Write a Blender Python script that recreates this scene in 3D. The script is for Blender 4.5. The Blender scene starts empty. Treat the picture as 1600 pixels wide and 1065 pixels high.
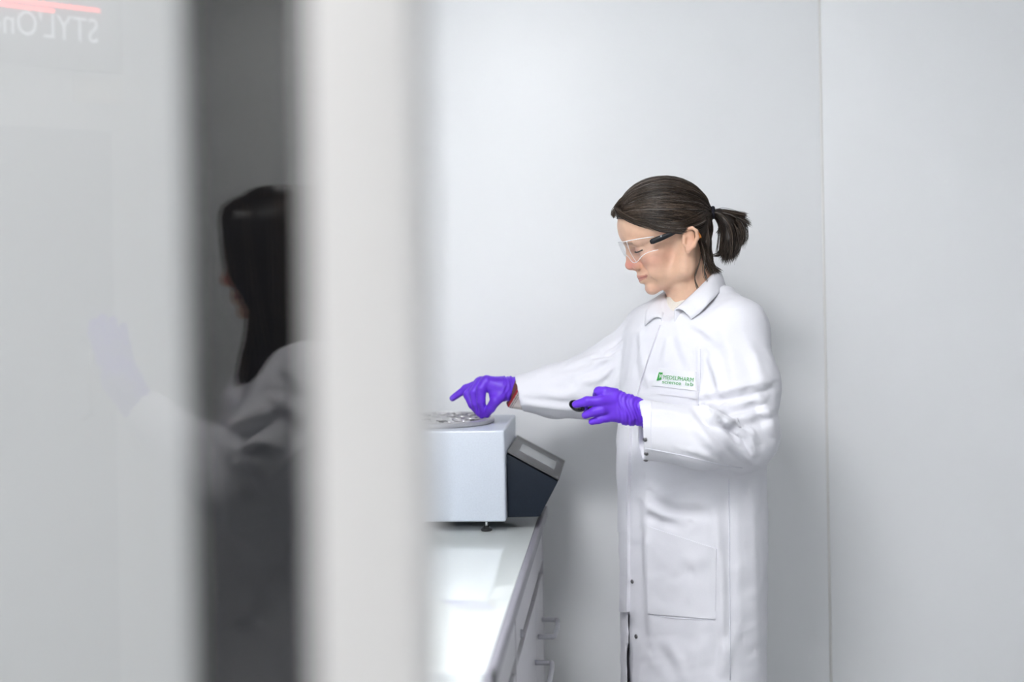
import bpy, bmesh, math, random
import numpy as np
from mathutils import Vector, Matrix
from mathutils.bvhtree import BVHTree

random.seed(4); rng = np.random.default_rng(7)
scene = bpy.context.scene
C = scene.collection

# ------------------------------------------------------------------ camera
F = 50.0 / 36.0 * 1600.0            # focal length in pixels of the 1600x1065 frame
PSI = math.radians(4.63)            # camera turned left of the bench direction (+Y)
ROLL = math.radians(1.0)
YPP = 403.0                         # pixel row of the eye level
HC = 1.484                          # camera height
cam_data = bpy.data.cameras.new('camera')
cam_data.sensor_width = 36.0; cam_data.lens = 50.0
cam_data.shift_y = -(532.5 - YPP) / 1600.0
cam_data.clip_start = 0.02
cam_data.dof.use_dof = True
cam_data.dof.focus_distance = 2.74
cam_data.dof.aperture_fstop = 1.8
cam = bpy.data.objects.new('camera', cam_data); C.objects.link(cam)
cam.matrix_world = (Matrix.Translation((0, 0, HC)) @ Matrix.Rotation(PSI, 4, 'Z')
                    @ Matrix.Rotation(math.pi / 2, 4, 'X') @ Matrix.Rotation(-ROLL, 4, 'Z'))
scene.camera = cam

# ------------------------------------------------------------------ world, exposure
world = bpy.data.worlds.new('world'); scene.world = world; world.use_nodes = True
world.node_tree.nodes['Background'].inputs[0].default_value = (0.8, 0.9, 1.0, 1)
world.node_tree.nodes['Background'].inputs[1].default_value = 0.0
scene.view_settings.view_transform = 'Standard'
scene.view_settings.look = 'None'
scene.view_settings.gamma = 1.0
scene.view_settings.exposure = 0.0
scene.view_settings.use_curve_mapping = False

# unseen ceiling luminaires, added for light: x, y, size x, size y, radiance
LUMINAIRES = [
    ('bench', -0.40, 1.10, 0.60, 0.60, 39.0, (0.975, 0.985, 1.0)),  # added key light, stands in for a lower frontal source
    ('aisle', 0.95, 1.30, 0.50, 0.50, 0.5, (0.975, 0.985, 1.0)),
    ('glass', -0.85, -0.40, 0.60, 0.60, 26.0, (1.0, 0.99, 0.98)),  # added to brighten the mirrored woman, the leaf and the post
    ('corridor', -1.0, -2.4, 0.60, 1.20, 9.0, (1.0, 0.99, 0.98)),
    ('corridor', 0.95, -1.6, 0.60, 1.20, 4.0, (1.0, 0.99, 0.98)),
]
CEIL = 2.60

# ------------------------------------------------------------------ projection helpers (frame axes: x right, y away from camera, z up)
cR, sR = math.cos(ROLL), math.sin(ROLL)
cP, sP = math.cos(PSI), math.sin(PSI)
def P(px, py, D):
    cx = (px - 800.0) / F; cy = (YPP - py) / F
    return np.array([(cx * cR + cy * sR) * D, D, HC + (-cx * sR + cy * cR) * D])
def pix(V):
    V = np.asarray(V); w = V[..., 1]; u = V[..., 0] / w; v = (V[..., 2] - HC) / w
    return 800.0 + F * (u * cR - v * sR), YPP - F * (u * sR + v * cR)
def to_world(V):
    V = np.asarray(V, float)
    return np.stack([cP * V[..., 0] - sP * V[..., 1], sP * V[..., 0] + cP * V[..., 1], V[..., 2]], -1)

# ------------------------------------------------------------------ materials
MATS = {}
def mat(name, col, rough=0.5, metal=0.0, bump=None, vary=None, attr=None, coat=0.0, emit=None, sss=0.0, spec=None, aniso=None, fuzz=0.0):
    m = bpy.data.materials.new(name); m.use_nodes = True
    nt = m.node_tree; b = nt.nodes['Principled BSDF']
    b.inputs['Base Color'].default_value = (*col, 1); b.inputs['Roughness'].default_value = rough
    b.inputs['Metallic'].default_value = metal; b.inputs['Coat Weight'].default_value = coat
    if spec is not None: b.inputs['Specular IOR Level'].default_value = spec
    if fuzz: b.inputs['Sheen Weight'].default_value = fuzz
    if sss:
        b.inputs['Subsurface Weight'].default_value = sss
        b.inputs['Subsurface Radius'].default_value = (1.0, 0.4, 0.2); b.inputs['Subsurface Scale'].default_value = 0.006
    src = None
    tc = nt.nodes.new('ShaderNodeTexCoord')
    if attr:
        a = nt.nodes.new('ShaderNodeAttribute'); a.attribute_name = attr; src = a.outputs['Color']
    if vary:                                    # (scale, amount[, stretch])
        mp = nt.nodes.new('ShaderNodeMapping'); nt.links.new(tc.outputs['Object'], mp.inputs[0])
        if len(vary) > 2: mp.inputs['Scale'].default_value = vary[2]
        n = nt.nodes.new('ShaderNodeTexNoise'); n.inputs['Scale'].default_value = vary[0]; n.inputs['Detail'].default_value = 4
        nt.links.new(mp.outputs[0], n.inputs['Vector'])
        r = nt.nodes.new('ShaderNodeMapRange'); r.inputs[3].default_value = 1 - vary[1]; r.inputs[4].default_value = 1 + vary[1]
        r.inputs[1].default_value = 0.25; r.inputs[2].default_value = 0.75
        nt.links.new(n.outputs['Fac'], r.inputs[0])
        mx = nt.nodes.new('ShaderNodeMix'); mx.data_type = 'RGBA'; mx.blend_type = 'MULTIPLY'; mx.inputs[0].default_value = 1
        if src: nt.links.new(src, mx.inputs[6])
        else: mx.inputs[6].default_value = (*col, 1)
        nt.links.new(r.outputs[0], mx.inputs[7]); src = mx.outputs[2]
    if src: nt.links.new(src, b.inputs['Base Color'])
    if bump:                                    # (scale, strength, distance)
        n = nt.nodes.new('ShaderNodeTexNoise'); n.inputs['Scale'].default_value = bump[0]; n.inputs['Detail'].default_value = 3
        nt.links.new(tc.outputs['Object'], n.inputs['Vector'])
        bp = nt.nodes.new('ShaderNodeBump'); bp.inputs['Strength'].default_value = bump[1]; bp.inputs['Distance'].default_value = bump[2]
        nt.links.new(n.outputs['Fac'], bp.inputs['Height']); nt.links.new(bp.outputs[0], b.inputs['Normal'])
    if emit:
        b.inputs['Emission Color'].default_value = (*emit[0], 1); b.inputs['Emission Strength'].default_value = emit[1]
    MATS[name] = m
    return m
def thin_glass(name, ior=1.5, tint=(1, 1, 1), rough=0.0):
    m = bpy.data.materials.new(name); m.use_nodes = True; nt = m.node_tree
    nt.nodes.remove(nt.nodes['Principled BSDF']); out = nt.nodes['Material Output']
    fr = nt.nodes.new('ShaderNodeFresnel'); fr.inputs['IOR'].default_value = ior
    geo = nt.nodes.new('ShaderNodeNewGeometry'); mi_ = nt.nodes.new('ShaderNodeMix')      # same index on both faces of the thin sheet
    mi_.inputs[2].default_value = ior; mi_.inputs[3].default_value = 1.0 / ior
    nt.links.new(geo.outputs['Backfacing'], mi_.inputs[0]); nt.links.new(mi_.outputs[0], fr.inputs['IOR'])
    t = nt.nodes.new('ShaderNodeBsdfTransparent'); t.inputs[0].default_value = (*tint, 1)
    g = nt.nodes.new('ShaderNodeBsdfGlossy'); g.inputs['Roughness'].default_value = rough
    mx = nt.nodes.new('ShaderNodeMixShader')
    nt.links.new(fr.outputs[0], mx.inputs[0]); nt.links.new(t.outputs[0], mx.inputs[1]); nt.links.new(g.outputs[0], mx.inputs[2])
    nt.links.new(mx.outputs[0], out.inputs[0]); MATS[name] = m
    return m
mat('wall_white', (0.865, 0.87, 0.88), 0.35, vary=(1.5, 0.012), bump=(300, 0.03, 0.001), spec=0.35)
mat('wall_bead', (0.80, 0.79, 0.77), 0.5, vary=(30, 0.02))
mat('ceiling_white', (0.82, 0.82, 0.82), 0.8, vary=(40, 0.03))
mat('floor_vinyl', (0.55, 0.57, 0.58), 0.35, vary=(60, 0.08))
mat('post_white', (0.735, 0.735, 0.73), 0.4, vary=(12, 0.01))
mat('leaf_white', (0.63, 0.645, 0.655), 0.4, vary=(3, 0.01))
mat('mullion_dark', (0.005, 0.0055, 0.007), 0.4, vary=(20, 0.1), spec=0.08)
mat('fixture_white', (0.8, 0.8, 0.8), 0.5, vary=(20, 0.02))
mat('worktop', (0.78, 0.82, 0.81), 0.03, vary=(6, 0.01), spec=0.6)
mat('edge_grey', (0.27, 0.26, 0.30), 0.35, vary=(30, 0.05))
mat('cabinet_white', (0.68, 0.665, 0.695), 0.32, vary=(5, 0.01))
mat('gap_dark', (0.07, 0.07, 0.075), 0.6, vary=(20, 0.1))
mat('handle_grey', (0.42, 0.42, 0.46), 0.3, vary=(40, 0.05))
mat('housing_silver', (0.58, 0.62, 0.69), 0.42, metal=0.15, vary=(300, 0.05), bump=(900, 0.08, 0.0004))
mat('panel_navy', (0.008, 0.013, 0.022), 0.55, vary=(300, 0.12), bump=(800, 0.08, 0.0003), spec=0.22)
mat('panel_grey', (0.075, 0.075, 0.077), 0.4, vary=(200, 0.08), spec=0.3)
mat('screen_grey', (0.24, 0.25, 0.255), 0.2, vary=(25, 0.12))
mat('rubber_black', (0.012, 0.012, 0.013), 0.5, vary=(60, 0.1))
mat('steel', (0.62, 0.62, 0.62), 0.25, metal=1.0, vary=(80, 0.05))
mat('snap_metal', (0.25, 0.24, 0.25), 0.3, metal=1.0, vary=(80, 0.05))
mat('tray_alloy', (0.55, 0.54, 0.55), 0.32, metal=0.6, vary=(120, 0.04))
mat('tray_dark', (0.06, 0.06, 0.065), 0.4, vary=(50, 0.1))
mat('coat_cotton', (0.745, 0.74, 0.785), 0.85, vary=(900, 0.02), bump=(1400, 0.12, 0.0006), spec=0.2, fuzz=0.05)
mat('coat_thread', (0.70, 0.70, 0.76), 0.9, vary=(500, 0.05))
mat('sweater_cream', (0.72, 0.67, 0.60), 0.9, vary=(400, 0.06), bump=(900, 0.3, 0.001))
mat('shirt_stripe', (0.45, 0.40, 0.40), 0.85, attr='Col', vary=(500, 0.05))
mat('trouser_dark', (0.022, 0.022, 0.028), 0.85, vary=(200, 0.15), bump=(900, 0.2, 0.0006))
mat('shoe_black', (0.02, 0.02, 0.022), 0.4, vary=(50, 0.1))
mat('glove_nitrile', (0.125, 0.030, 0.60), 0.42, vary=(120, 0.06), bump=(350, 0.10, 0.0008), spec=0.35)
mat('skin', (0.60, 0.38, 0.27), 0.42, attr='Col', vary=(90, 0.05), bump=(600, 0.06, 0.0006), sss=0.12, spec=0.35)
mat('hair_strands', (0.05, 0.035, 0.025), 0.36, attr='Col', vary=(60, 0.15), spec=0.28)
mat('tie_navy', (0.012, 0.012, 0.022), 0.9, vary=(300, 0.3), bump=(900, 0.5, 0.001))
mat('temple_black', (0.008, 0.009, 0.012), 0.45, vary=(90, 0.1), spec=0.25)
mat('orange_plastic', (0.75, 0.25, 0.04), 0.4, vary=(60, 0.05))
mat('logo_green', (0.035, 0.33, 0.055), 0.7, vary=(200, 0.08))
mat('patch_white', (0.77, 0.77, 0.80), 0.6, vary=(300, 0.02))
mat('print_pale', (0.75, 0.80, 0.80), 0.5, vary=(100, 0.02))
mat('dish_black', (0.010, 0.010, 0.012), 0.08, vary=(50, 0.1), coat=0.5)
mat('machine_grey', (0.40, 0.41, 0.42), 0.45, vary=(10, 0.03))
mat('machine_white', (0.75, 0.75, 0.74), 0.4, vary=(10, 0.02))
mat('sign_letters', (0.8, 0.8, 0.85), 0.5, vary=(20, 0.02), emit=((0.93, 0.95, 1.0), 1.8))
mat('led_red', (0.8, 0.1, 0.1), 0.5, vary=(20, 0.02), emit=((1.0, 0.11, 0.10), 11.0))
mat('lens_edge', (0.80, 0.80, 0.82), 0.25, vary=(50, 0.03))
mat('eye_white', (0.7, 0.66, 0.62), 0.15, vary=(60, 0.05))
mat('lash_dark', (0.02, 0.014, 0.012), 0.6, vary=(90, 0.1))
thin_glass('pane_glass', 1.50, (0.995, 0.998, 0.998))
thin_glass('lens_clear', 1.50, (0.97, 0.97, 0.98))
for i, l in enumerate(LUMINAIRES):
    mat('diffuser_%d' % i, (0.8, 0.8, 0.8), 0.6, vary=(20, 0.01), emit=(l[6], l[5]))

# ------------------------------------------------------------------ object helpers
def link(o, parent=None):
    C.objects.link(o)
    if parent: o.parent = parent
    return o
def tag(o, label=None, cat=None, group=None, kind=None):
    if label: o['label'] = label
    if cat: o['category'] = cat
    if group: o['group'] = group
    if kind: o['kind'] = kind
    return o
def thing(name, label, cat, loc=(0, 0, 0), group=None):
    o = bpy.data.objects.new(name, None); o.location = loc; o.empty_display_size = 0.05
    link(o); return tag(o, label, cat, group)
def mesh_np(name, V, faces, material, parent=None, smooth=True, col=None, mats=None, mi=None):
    """V (n,3) world coords, faces: int array (m,k) or list; parent's location is subtracted."""
    V = np.asarray(V, np.float64)
    if parent is not None:
        off = np.zeros(3); q = parent
        while q is not None: off += np.array(q.location); q = q.parent
        V = V - off
    me = bpy.data.meshes.new(name)
    if isinstance(faces, np.ndarray):
        k = faces.shape[1]; m = len(faces)
        me.vertices.add(len(V)); me.vertices.foreach_set('co', V.astype(np.float32).ravel())
        me.loops.add(m * k); me.loops.foreach_set('vertex_index', faces.astype(np.int32).ravel())
        me.polygons.add(m); me.polygons.foreach_set('loop_start', np.arange(0, m * k, k, dtype=np.int32))
        me.update(calc_edges=True)
    else:
        me.from_pydata([tuple(v) for v in V], [], [tuple(f) for f in faces]); me.update()
    me.validate()
    me.polygons.foreach_set('use_smooth', np.full(len(me.polygons), smooth))
    for mm in (mats or [material]): me.materials.append(MATS[mm])
    if mi is not None: me.polygons.foreach_set('material_index', np.asarray(mi, np.int32))
    if col is not None:
        a = me.color_attributes.new('Col', 'FLOAT_COLOR', 'POINT')
        cc = np.ones((len(V), 4), np.float32); cc[:, :3] = col; a.data.foreach_set('color', cc.ravel())
    return link(bpy.data.objects.new(name, me), parent)
def bm_obj(name, bm, material, parent=None, smooth=False, bevel=0.0):
    me = bpy.data.meshes.new(name)
    if bevel:
        bmesh.ops.bevel(bm, geom=bm.edges[:], offset=bevel, segments=3, affect='EDGES', profile=0.5)
    bmesh.ops.recalc_face_normals(bm, faces=bm.faces[:])
    if parent is not None:
        off = Vector((0, 0, 0)); q = parent
        while q is not None: off += q.location; q = q.parent
        bmesh.ops.translate(bm, verts=bm.verts[:], vec=-off)
    bm.to_mesh(me); bm.free(); me.materials.append(MATS[material])
    if smooth or bevel:
        for p in me.polygons: p.use_smooth = True
        if bevel: me.set_sharp_from_angle(angle=math.radians(35))
    return link(bpy.data.objects.new(name, me), parent)
def box_bm(x0, x1, y0, y1, z0, z1, bm=None):
    bm = bm or bmesh.new()
    bmesh.ops.create_cube(bm, size=1.0, matrix=Matrix.Translation(((x0 + x1) / 2, (y0 + y1) / 2, (z0 + z1) / 2))
                          @ Matrix.Diagonal((abs(x1 - x0), abs(y1 - y0), abs(z1 - z0), 1)))
    return bm
def box(name, x0, x1, y0, y1, z0, z1, material, parent=None, bevel=0.0):
    return bm_obj(name, box_bm(x0, x1, y0, y1, z0, z1), material, parent, bevel=bevel)
def prism_bm(pts, y0, y1):
    """outline in x,z extruded along y"""
    bm = bmesh.new()
    a = [bm.verts.new((x, y0, z)) for x, z in pts]; b = [bm.verts.new((x, y1, z)) for x, z in pts]
    n = len(pts); bm.faces.new(a); bm.faces.new(b[::-1])
    for i in range(n): bm.faces.new((a[i], b[i], b[(i + 1) % n], a[(i + 1) % n]))
    return bm
def lathe(name, prof, center, material, parent=None, n=40, sharp=30):
    """prof: list of (r,z) from bottom to top"""
    V = []; Fc = []; m = len(prof)
    for i in range(n):
        a = 2 * math.pi * i / n
        for r, z in prof: V.append((center[0] + r * math.cos(a), center[1] + r * math.sin(a), center[2] + z))
    for i in range(n):
        j = (i + 1) % n
        for k in range(m - 1): Fc.append((i * m + k, j * m + k, j * m + k + 1, i * m + k + 1))
    Fc.append([i * m for i in range(n)][::-1]); Fc.append([i * m + m - 1 for i in range(n)])
    o = mesh_np(name, V, Fc, material, parent); o.data.set_sharp_from_angle(angle=math.radians(sharp)); return o
def tube_arrays(path, rad, sides=8, closed=False):
    path = np.asarray(path, float); n = len(path); rad = np.broadcast_to(np.asarray(rad, float), (n,))
    T = np.gradient(path, axis=0)
    if closed: T = np.roll(path, -1, 0) - np.roll(path, 1, 0)
    T /= np.linalg.norm(T, axis=1, keepdims=True) + 1e-12
    ref = np.array([0.13, 0.21, 0.97]); ref = np.where(np.abs(T @ ref)[:, None] > 0.95, np.array([[1.0, 0.1, 0]]), ref[None])
    A = np.cross(T, ref); A /= np.linalg.norm(A, axis=1, keepdims=True) + 1e-12; B = np.cross(T, A)
    an = np.arange(sides) * 2 * math.pi / sides
    V = path[:, None] + rad[:, None, None] * (np.cos(an)[None, :, None] * A[:, None] + np.sin(an)[None, :, None] * B[:, None])
    V = V.reshape(-1, 3); Q = []
    for i in range(n if closed else n - 1):
        k = (i + 1) % n
        for s in range(sides):
            t = (s + 1) % sides; Q.append((i * sides + s, i * sides + t, k * sides + t, k * sides + s))
    if not closed:
        Q.append(tuple(range(sides))[::-1]); Q.append(tuple((n - 1) * sides + s for s in range(sides)))
    return V, Q
def tube(name, path, rad, material, parent=None, sides=10, closed=False):
    V, Q = tube_arrays(path, rad, sides, closed); return mesh_np(name, V, Q, material, parent)
def spline(pts, n):
    """Catmull-Rom through pts"""
    p = np.asarray(pts, float); p = np.vstack([2 * p[0] - p[1], p, 2 * p[-1] - p[-2]]); m = len(p) - 3
    t = np.linspace(0, m - 1e-9, n); i = t.astype(int); f = (t - i)[:, None]
    a, b, c, d = p[i], p[i + 1], p[i + 2], p[i + 3]
    return 0.5 * (2 * b + (c - a) * f + (2 * a - 5 * b + 4 * c - d) * f ** 2 + (3 * b - a - 3 * c + d) * f ** 3)
def text_mesh(body, size=1.0):
    """returns vertices (n,3) flat and faces of a word set in the built-in font, scaled to unit cap height, x from 0"""
    cu = bpy.data.curves.new('word', 'FONT'); cu.body = body; cu.size = size; cu.resolution_u = 3
    o = bpy.data.objects.new('word', cu); C.objects.link(o)
    dg = bpy.context.evaluated_depsgraph_get(); me = bpy.data.meshes.new_from_object(o.evaluated_get(dg))
    bm = bmesh.new(); bm.from_mesh(me); bmesh.ops.triangulate(bm, faces=bm.faces[:])
    V = np.array([v.co[:] for v in bm.verts]); T = [tuple(v.index for v in f.verts) for f in bm.faces]
    bm.free(); bpy.data.meshes.remove(me); bpy.data.objects.remove(o); bpy.data.curves.remove(cu)
    V[:, 0] -= V[:, 0].min()
    return V, T

# ------------------------------------------------------------------ solid modelling on a grid (smooth unions, then surface nets)
def smin(a, b, k):
    h = np.clip(0.5 + 0.5 * (b - a) / k, 0, 1); return b * (1 - h) + a * h - k * h * (1 - h)
def rcone(a, b, ra, rb, s=(1, 1, 1)):
    a = np.asarray(a, float); b = np.asarray(b, float); s = np.asarray(s, float)
    R = max(ra, rb) * max(s)
    def f(X, Y, Z):
        ba = (b - a) / s; L = (ba ** 2).sum() + 1e-12
        x, y, z = (X - a[0]) / s[0], (Y - a[1]) / s[1], (Z - a[2]) / s[2]
        t = np.clip((x * ba[0] + y * ba[1] + z * ba[2]) / L, 0, 1)
        return np.sqrt((x - t * ba[0]) ** 2 + (y - t * ba[1]) ** 2 + (z - t * ba[2]) ** 2) - (ra + (rb - ra) * t)
    return f, np.minimum(a, b) - R, np.maximum(a, b) + R
def ell(c, r, rot=None):
    c = np.asarray(c, float); r = np.asarray(r, float)
    def f(X, Y, Z):
        x, y, z = X - c[0], Y - c[1], Z - c[2]
        if rot is not None:
            x, y, z = (rot[0][0] * x + rot[1][0] * y + rot[2][0] * z, rot[0][1] * x + rot[1][1] * y + rot[2][1] * z,
                       rot[0][2] * x + rot[1][2] * y + rot[2][2] * z)
        k0 = np.sqrt((x / r[0]) ** 2 + (y / r[1]) ** 2 + (z / r[2]) ** 2)
        k1 = np.sqrt((x / r[0] ** 2) ** 2 + (y / r[1] ** 2) ** 2 + (z / r[2] ** 2) ** 2) + 1e-9
        return k0 * (k0 - 1) / k1
    m = r.max() if rot is not None else r
    return f, c - m, c + m
def axis(lo, hi, coarse, fine=None):
    if fine is None: return np.arange(lo, hi + coarse, coarse)
    f0, f1, h = fine
    return np.concatenate([np.arange(lo, f0 - coarse * .5, coarse), np.arange(f0, f1, h), np.arange(f1, hi + coarse, coarse)])
class Field:
    def __init__(s, xs, ys, zs):
        s.ax = [xs, ys, zs]; s.D = np.full((len(xs), len(ys), len(zs)), 0.5, np.float32)
    def region(s, lo, hi):
        sl = []
        for a, l, h in zip(s.ax, lo, hi):
            i = max(np.searchsorted(a, l) - 2, 0); j = min(np.searchsorted(a, h) + 2, len(a)); sl.append(slice(i, max(j, i)))
        g = [a[q].astype(np.float32) for a, q in zip(s.ax, sl)]
        return tuple(sl), g[0][:, None, None], g[1][None, :, None], g[2][None, None, :]
    def add(s, prim, k=0.01):
        f, lo, hi = prim; sl, X, Y, Z = s.region(np.asarray(lo) - k - 0.012, np.asarray(hi) + k + 0.012)
        if s.D[sl].size: s.D[sl] = smin(s.D[sl], f(X, Y, Z), k)
        return s
    def cut(s, prim, k=0.004):
        f, lo, hi = prim; sl, X, Y, Z = s.region(np.asarray(lo) - k - 0.012, np.asarray(hi) + k + 0.012)
        if s.D[sl].size: s.D[sl] = -smin(-s.D[sl], f(X, Y, Z), k)
        return s
    def mesh(s, smooth=1):
        D = s.D; S = D < 0
        S[0] = S[-1] = False; S[:, 0] = S[:, -1] = False; S[:, :, 0] = S[:, :, -1] = False
        D = np.where(S, D, np.maximum(D, 1e-5))
        n = np.array(D.shape) - 1
        cnt = np.zeros(n, np.int8)
        corners = [(i, j, k) for i in (0, 1) for j in (0, 1) for k in (0, 1)]
        for i, j, k in corners: cnt += S[i:i + n[0], j:j + n[1], k:k + n[2]]
        act = (cnt > 0) & (cnt < 8); idx = np.full(n, -1, np.int64)
        I, J, K = np.nonzero(act); idx[I, J, K] = np.arange(len(I))
        acc = np.zeros((len(I), 3)); num = np.zeros(len(I))
        for a in corners:
            for ax in range(3):
                if a[ax]: continue
                b = list(a); b[ax] = 1
                da = D[I + a[0], J + a[1], K + a[2]]; db = D[I + b[0], J + b[1], K + b[2]]
                m = (da < 0) != (db < 0); t = np.where(m, da / np.where(m, da - db, 1), 0)
                p = np.tile(np.array(a, float), (len(I), 1)); p[:, ax] = t
                acc += p * m[:, None]; num += m
        pos = acc / num[:, None] + np.stack([I, J, K], 1)
        V = np.stack([np.interp(pos[:, d], np.arange(len(s.ax[d])), s.ax[d]) for d in range(3)], 1)
        Q = []
        for ax in range(3):
            lo = [slice(1, -1)] * 3; lo[ax] = slice(0, -1); hi = list(lo); hi[ax] = slice(1, None)
            A = S[tuple(lo)]; B = S[tuple(hi)]
            e = np.stack(np.nonzero(A != B), 1); e += np.array([0 if d == ax else 1 for d in range(3)])
            flip = S[e[:, 0], e[:, 1], e[:, 2]]
            u, v = (ax + 1) % 3, (ax + 2) % 3
            def cell(du, dv):
                q = e.copy(); q[:, u] -= du; q[:, v] -= dv; return idx[q[:, 0], q[:, 1], q[:, 2]]
            quad = np.stack([cell(1, 1), cell(0, 1), cell(0, 0), cell(1, 0)], 1)
            quad = np.where(flip[:, None], quad, quad[:, ::-1]); Q.append(quad)
        Q = np.concatenate(Q)
        for _ in range(smooth): V = relax(V, Q)
        return V, Q
def relax(V, Q, w=0.5):
    A = np.zeros_like(V); n = np.zeros(len(V))
    for i in range(4):
        j = Q[:, (i + 1) % 4]; k = Q[:, i]
        for d in range(3):
            A[:, d] += np.bincount(k, V[j, d], len(V)); A[:, d] += np.bincount(j, V[k, d], len(V))
        n += np.bincount(k, minlength=len(V)) + np.bincount(j, minlength=len(V))
    return V * (1 - w) + w * A / np.maximum(n, 1)[:, None]
def normals(V, Q):
    a = V[Q[:, 2]] - V[Q[:, 0]]; b = V[Q[:, 3]] - V[Q[:, 1]]; fn = np.cross(a, b); N = np.zeros_like(V)
    for i in range(4):
        for d in range(3): N[:, d] += np.bincount(Q[:, i], fn[:, d], len(V))
    return N / (np.linalg.norm(N, axis=1, keepdims=True) + 1e-12)
def vnoise(V, scale, seed=0):
    """cheap smooth noise: a few random sine waves"""
    r = np.random.default_rng(seed); o = np.zeros(len(V))
    for i in range(7):
        d = r.normal(size=3); d /= np.linalg.norm(d); f = scale * (0.6 + 1.3 * r.random())
        o += np.sin(V @ d * f + r.random() * 6.28 + 1.3 * np.sin(V @ r.normal(size=3) * scale * 0.5))
    return o / 7
def fold(V, N, px, py, w, amp, near=None):
    """displace camera-side vertices along a polyline of picture points: a ridge with a hollow on its lower side.
    w in px; amp in m"""
    X, Y = pix(V); best = np.full(len(V), 1e9); sgn = np.zeros(len(V)); tt = np.zeros(len(V)); m = len(px) - 1
    for i in range(m):
        ax, ay = px[i], py[i]; dx, dy = px[i + 1] - ax, py[i + 1] - ay; L = dx * dx + dy * dy
        t = np.clip(((X - ax) * dx + (Y - ay) * dy) / L, 0, 1)
        d = np.hypot(X - ax - t * dx, Y - ay - t * dy); s = np.sign((X - ax) * dy - (Y - ay) * dx)
        c = d < best; best = np.where(c, d, best); sgn = np.where(c, s, sgn); tt = np.where(c, (i + t) / m, tt)
    q = best * sgn / w
    prof = np.exp(-q ** 2) - 0.7 * np.exp(-(q + 1.6) ** 2)
    fade = np.clip(np.sin(math.pi * np.clip(tt * 0.9 + 0.05, 0, 1)), 0, 1) ** 0.6
    mask = np.clip(-N[:, 1] * 2.5, 0, 1)
    if near is not None: mask = mask * near(V)
    return V + N * (amp * prof * fade * mask)[:, None]
# ================================================================== THE ROOM
YB = 3.25          # back wall
YG = 0.69          # glass partition
XL = -0.80         # wall behind the bench
def struct(o, label=None): return tag(o, label, None, None, 'structure')
struct(box('floor', -2.7, 2.3, -3.5, YB + 0.1, -0.05, 0.0, 'floor_vinyl'), 'grey vinyl floor of the laboratory')
struct(box('ceiling', -2.7, 2.3, -3.5, YB + 0.1, CEIL, CEIL + 0.05, 'ceiling_white'), 'white laboratory ceiling')
wb = struct(box('wall_back', XL - 0.1, 1.7, YB + 0.02, YB + 0.1, 0, CEIL, 'wall_bead'), 'pale clean-room wall of large white panels behind the woman')
for x0, x1 in ((XL - 0.1, -0.755), (-0.749, 0.4385), (0.4445, 1.62), (1.626, 1.7)):
    box('wall_panel', x0, x1, YB, YB + 0.021, 0, CEIL, 'wall_white', wb, bevel=0.001)
for x in (-0.752, 0.4415, 1.623):
    tube('seam_bead', [(x, YB + 0.0035, 0.0), (x, YB + 0.0035, 1.3), (x, YB + 0.0035, CEIL)], 0.0042, 'wall_bead', wb, 8)
struct(box('wall_left', XL - 0.1, XL, YG + 0.05, YB + 0.02, 0, CEIL, 'wall_white'), 'white wall behind the laboratory bench')
struct(box('wall_right', 1.62, 1.72, YG - 0.05, YB + 0.02, 0, CEIL, 'machine_grey'), 'unseen right wall of the laboratory, greyed to cut bounced light')  # unseen wall made grey to weaken bounce from the right
struct(box('wall_partition', 0.90, 2.3, YG - 0.05, YG + 0.05, 0, CEIL, 'wall_white'), 'white partition wall beside the open doorway')
struct(box('wall_corridor', -2.7, -1.0, YG - 0.05, YG + 0.05, 0, CEIL, 'wall_white'), 'white partition wall left of the glass')
struct(box('wall_rear', -2.7, 2.3, -3.5, -3.4, 0, CEIL, 'wall_white'), 'white wall of the corridor reflected in the glass')
struct(box('wall_side', -2.7, -2.6, -3.4, YG - 0.05, 0, CEIL, 'wall_white'), 'white side wall of the corridor')
struct(box('wall_end', 2.2, 2.3, -3.4, YG - 0.05, 0, CEIL, 'wall_white'), 'white end wall of the corridor')
# grey door in the corridor's rear wall, mirrored in the dark strip of the glass
d1 = struct(box('door_1', -1.13, -0.26, -3.4, -3.36, 0, 2.5, 'machine_grey', bevel=0.003), 'grey corridor door reflected in the glass')
tube('door_handle', [(-0.95, -3.36, 1.02), (-0.95, -3.31, 1.02), (-0.83, -3.31, 1.02)], 0.009, 'steel', d1)

# glazed partition: two panes, dark profile behind them, white post in front
w1 = struct(box('window_1', -1.0, -0.10, YG + 0.012, YG + 0.045, 0.0, 0.06, 'post_white'), 'double glazed partition with a dark upright profile')
box('pane', -1.0, -0.102, YG - 0.003, YG + 0.001, 0.06, 2.55, 'pane_glass', w1)
box('pane', -0.2222, -0.102, YG + 0.012, YG + 0.016, 0.06, 2.55, 'pane_glass', w1)
box('dark_profile', -0.2220, -0.125, YG + 0.024, YG + 0.045, 0.06, 2.55, 'mullion_dark', w1, bevel=0.002)
box('sliding_leaf', -1.0, -0.2225, YG + 0.012, YG + 0.046, 0.06, 2.55, 'leaf_white', w1, bevel=0.002)
box('head_rail', -1.0, -0.10, YG - 0.01, YG + 0.045, 2.55, CEIL, 'post_white', w1)
box('side_rail', -1.0, -0.94, YG - 0.02, YG + 0.045, 0.06, 2.55, 'post_white', w1)
pm = struct(box('trim_1', -0.137, -0.088, 0.60, 0.635, 0, CEIL, 'post_white', bevel=0.003), 'blurred white door post close to the camera')
box('post_return', -0.137, -0.100, 0.634, YG + 0.045, 0, CEIL, 'post_white', pm)

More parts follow.
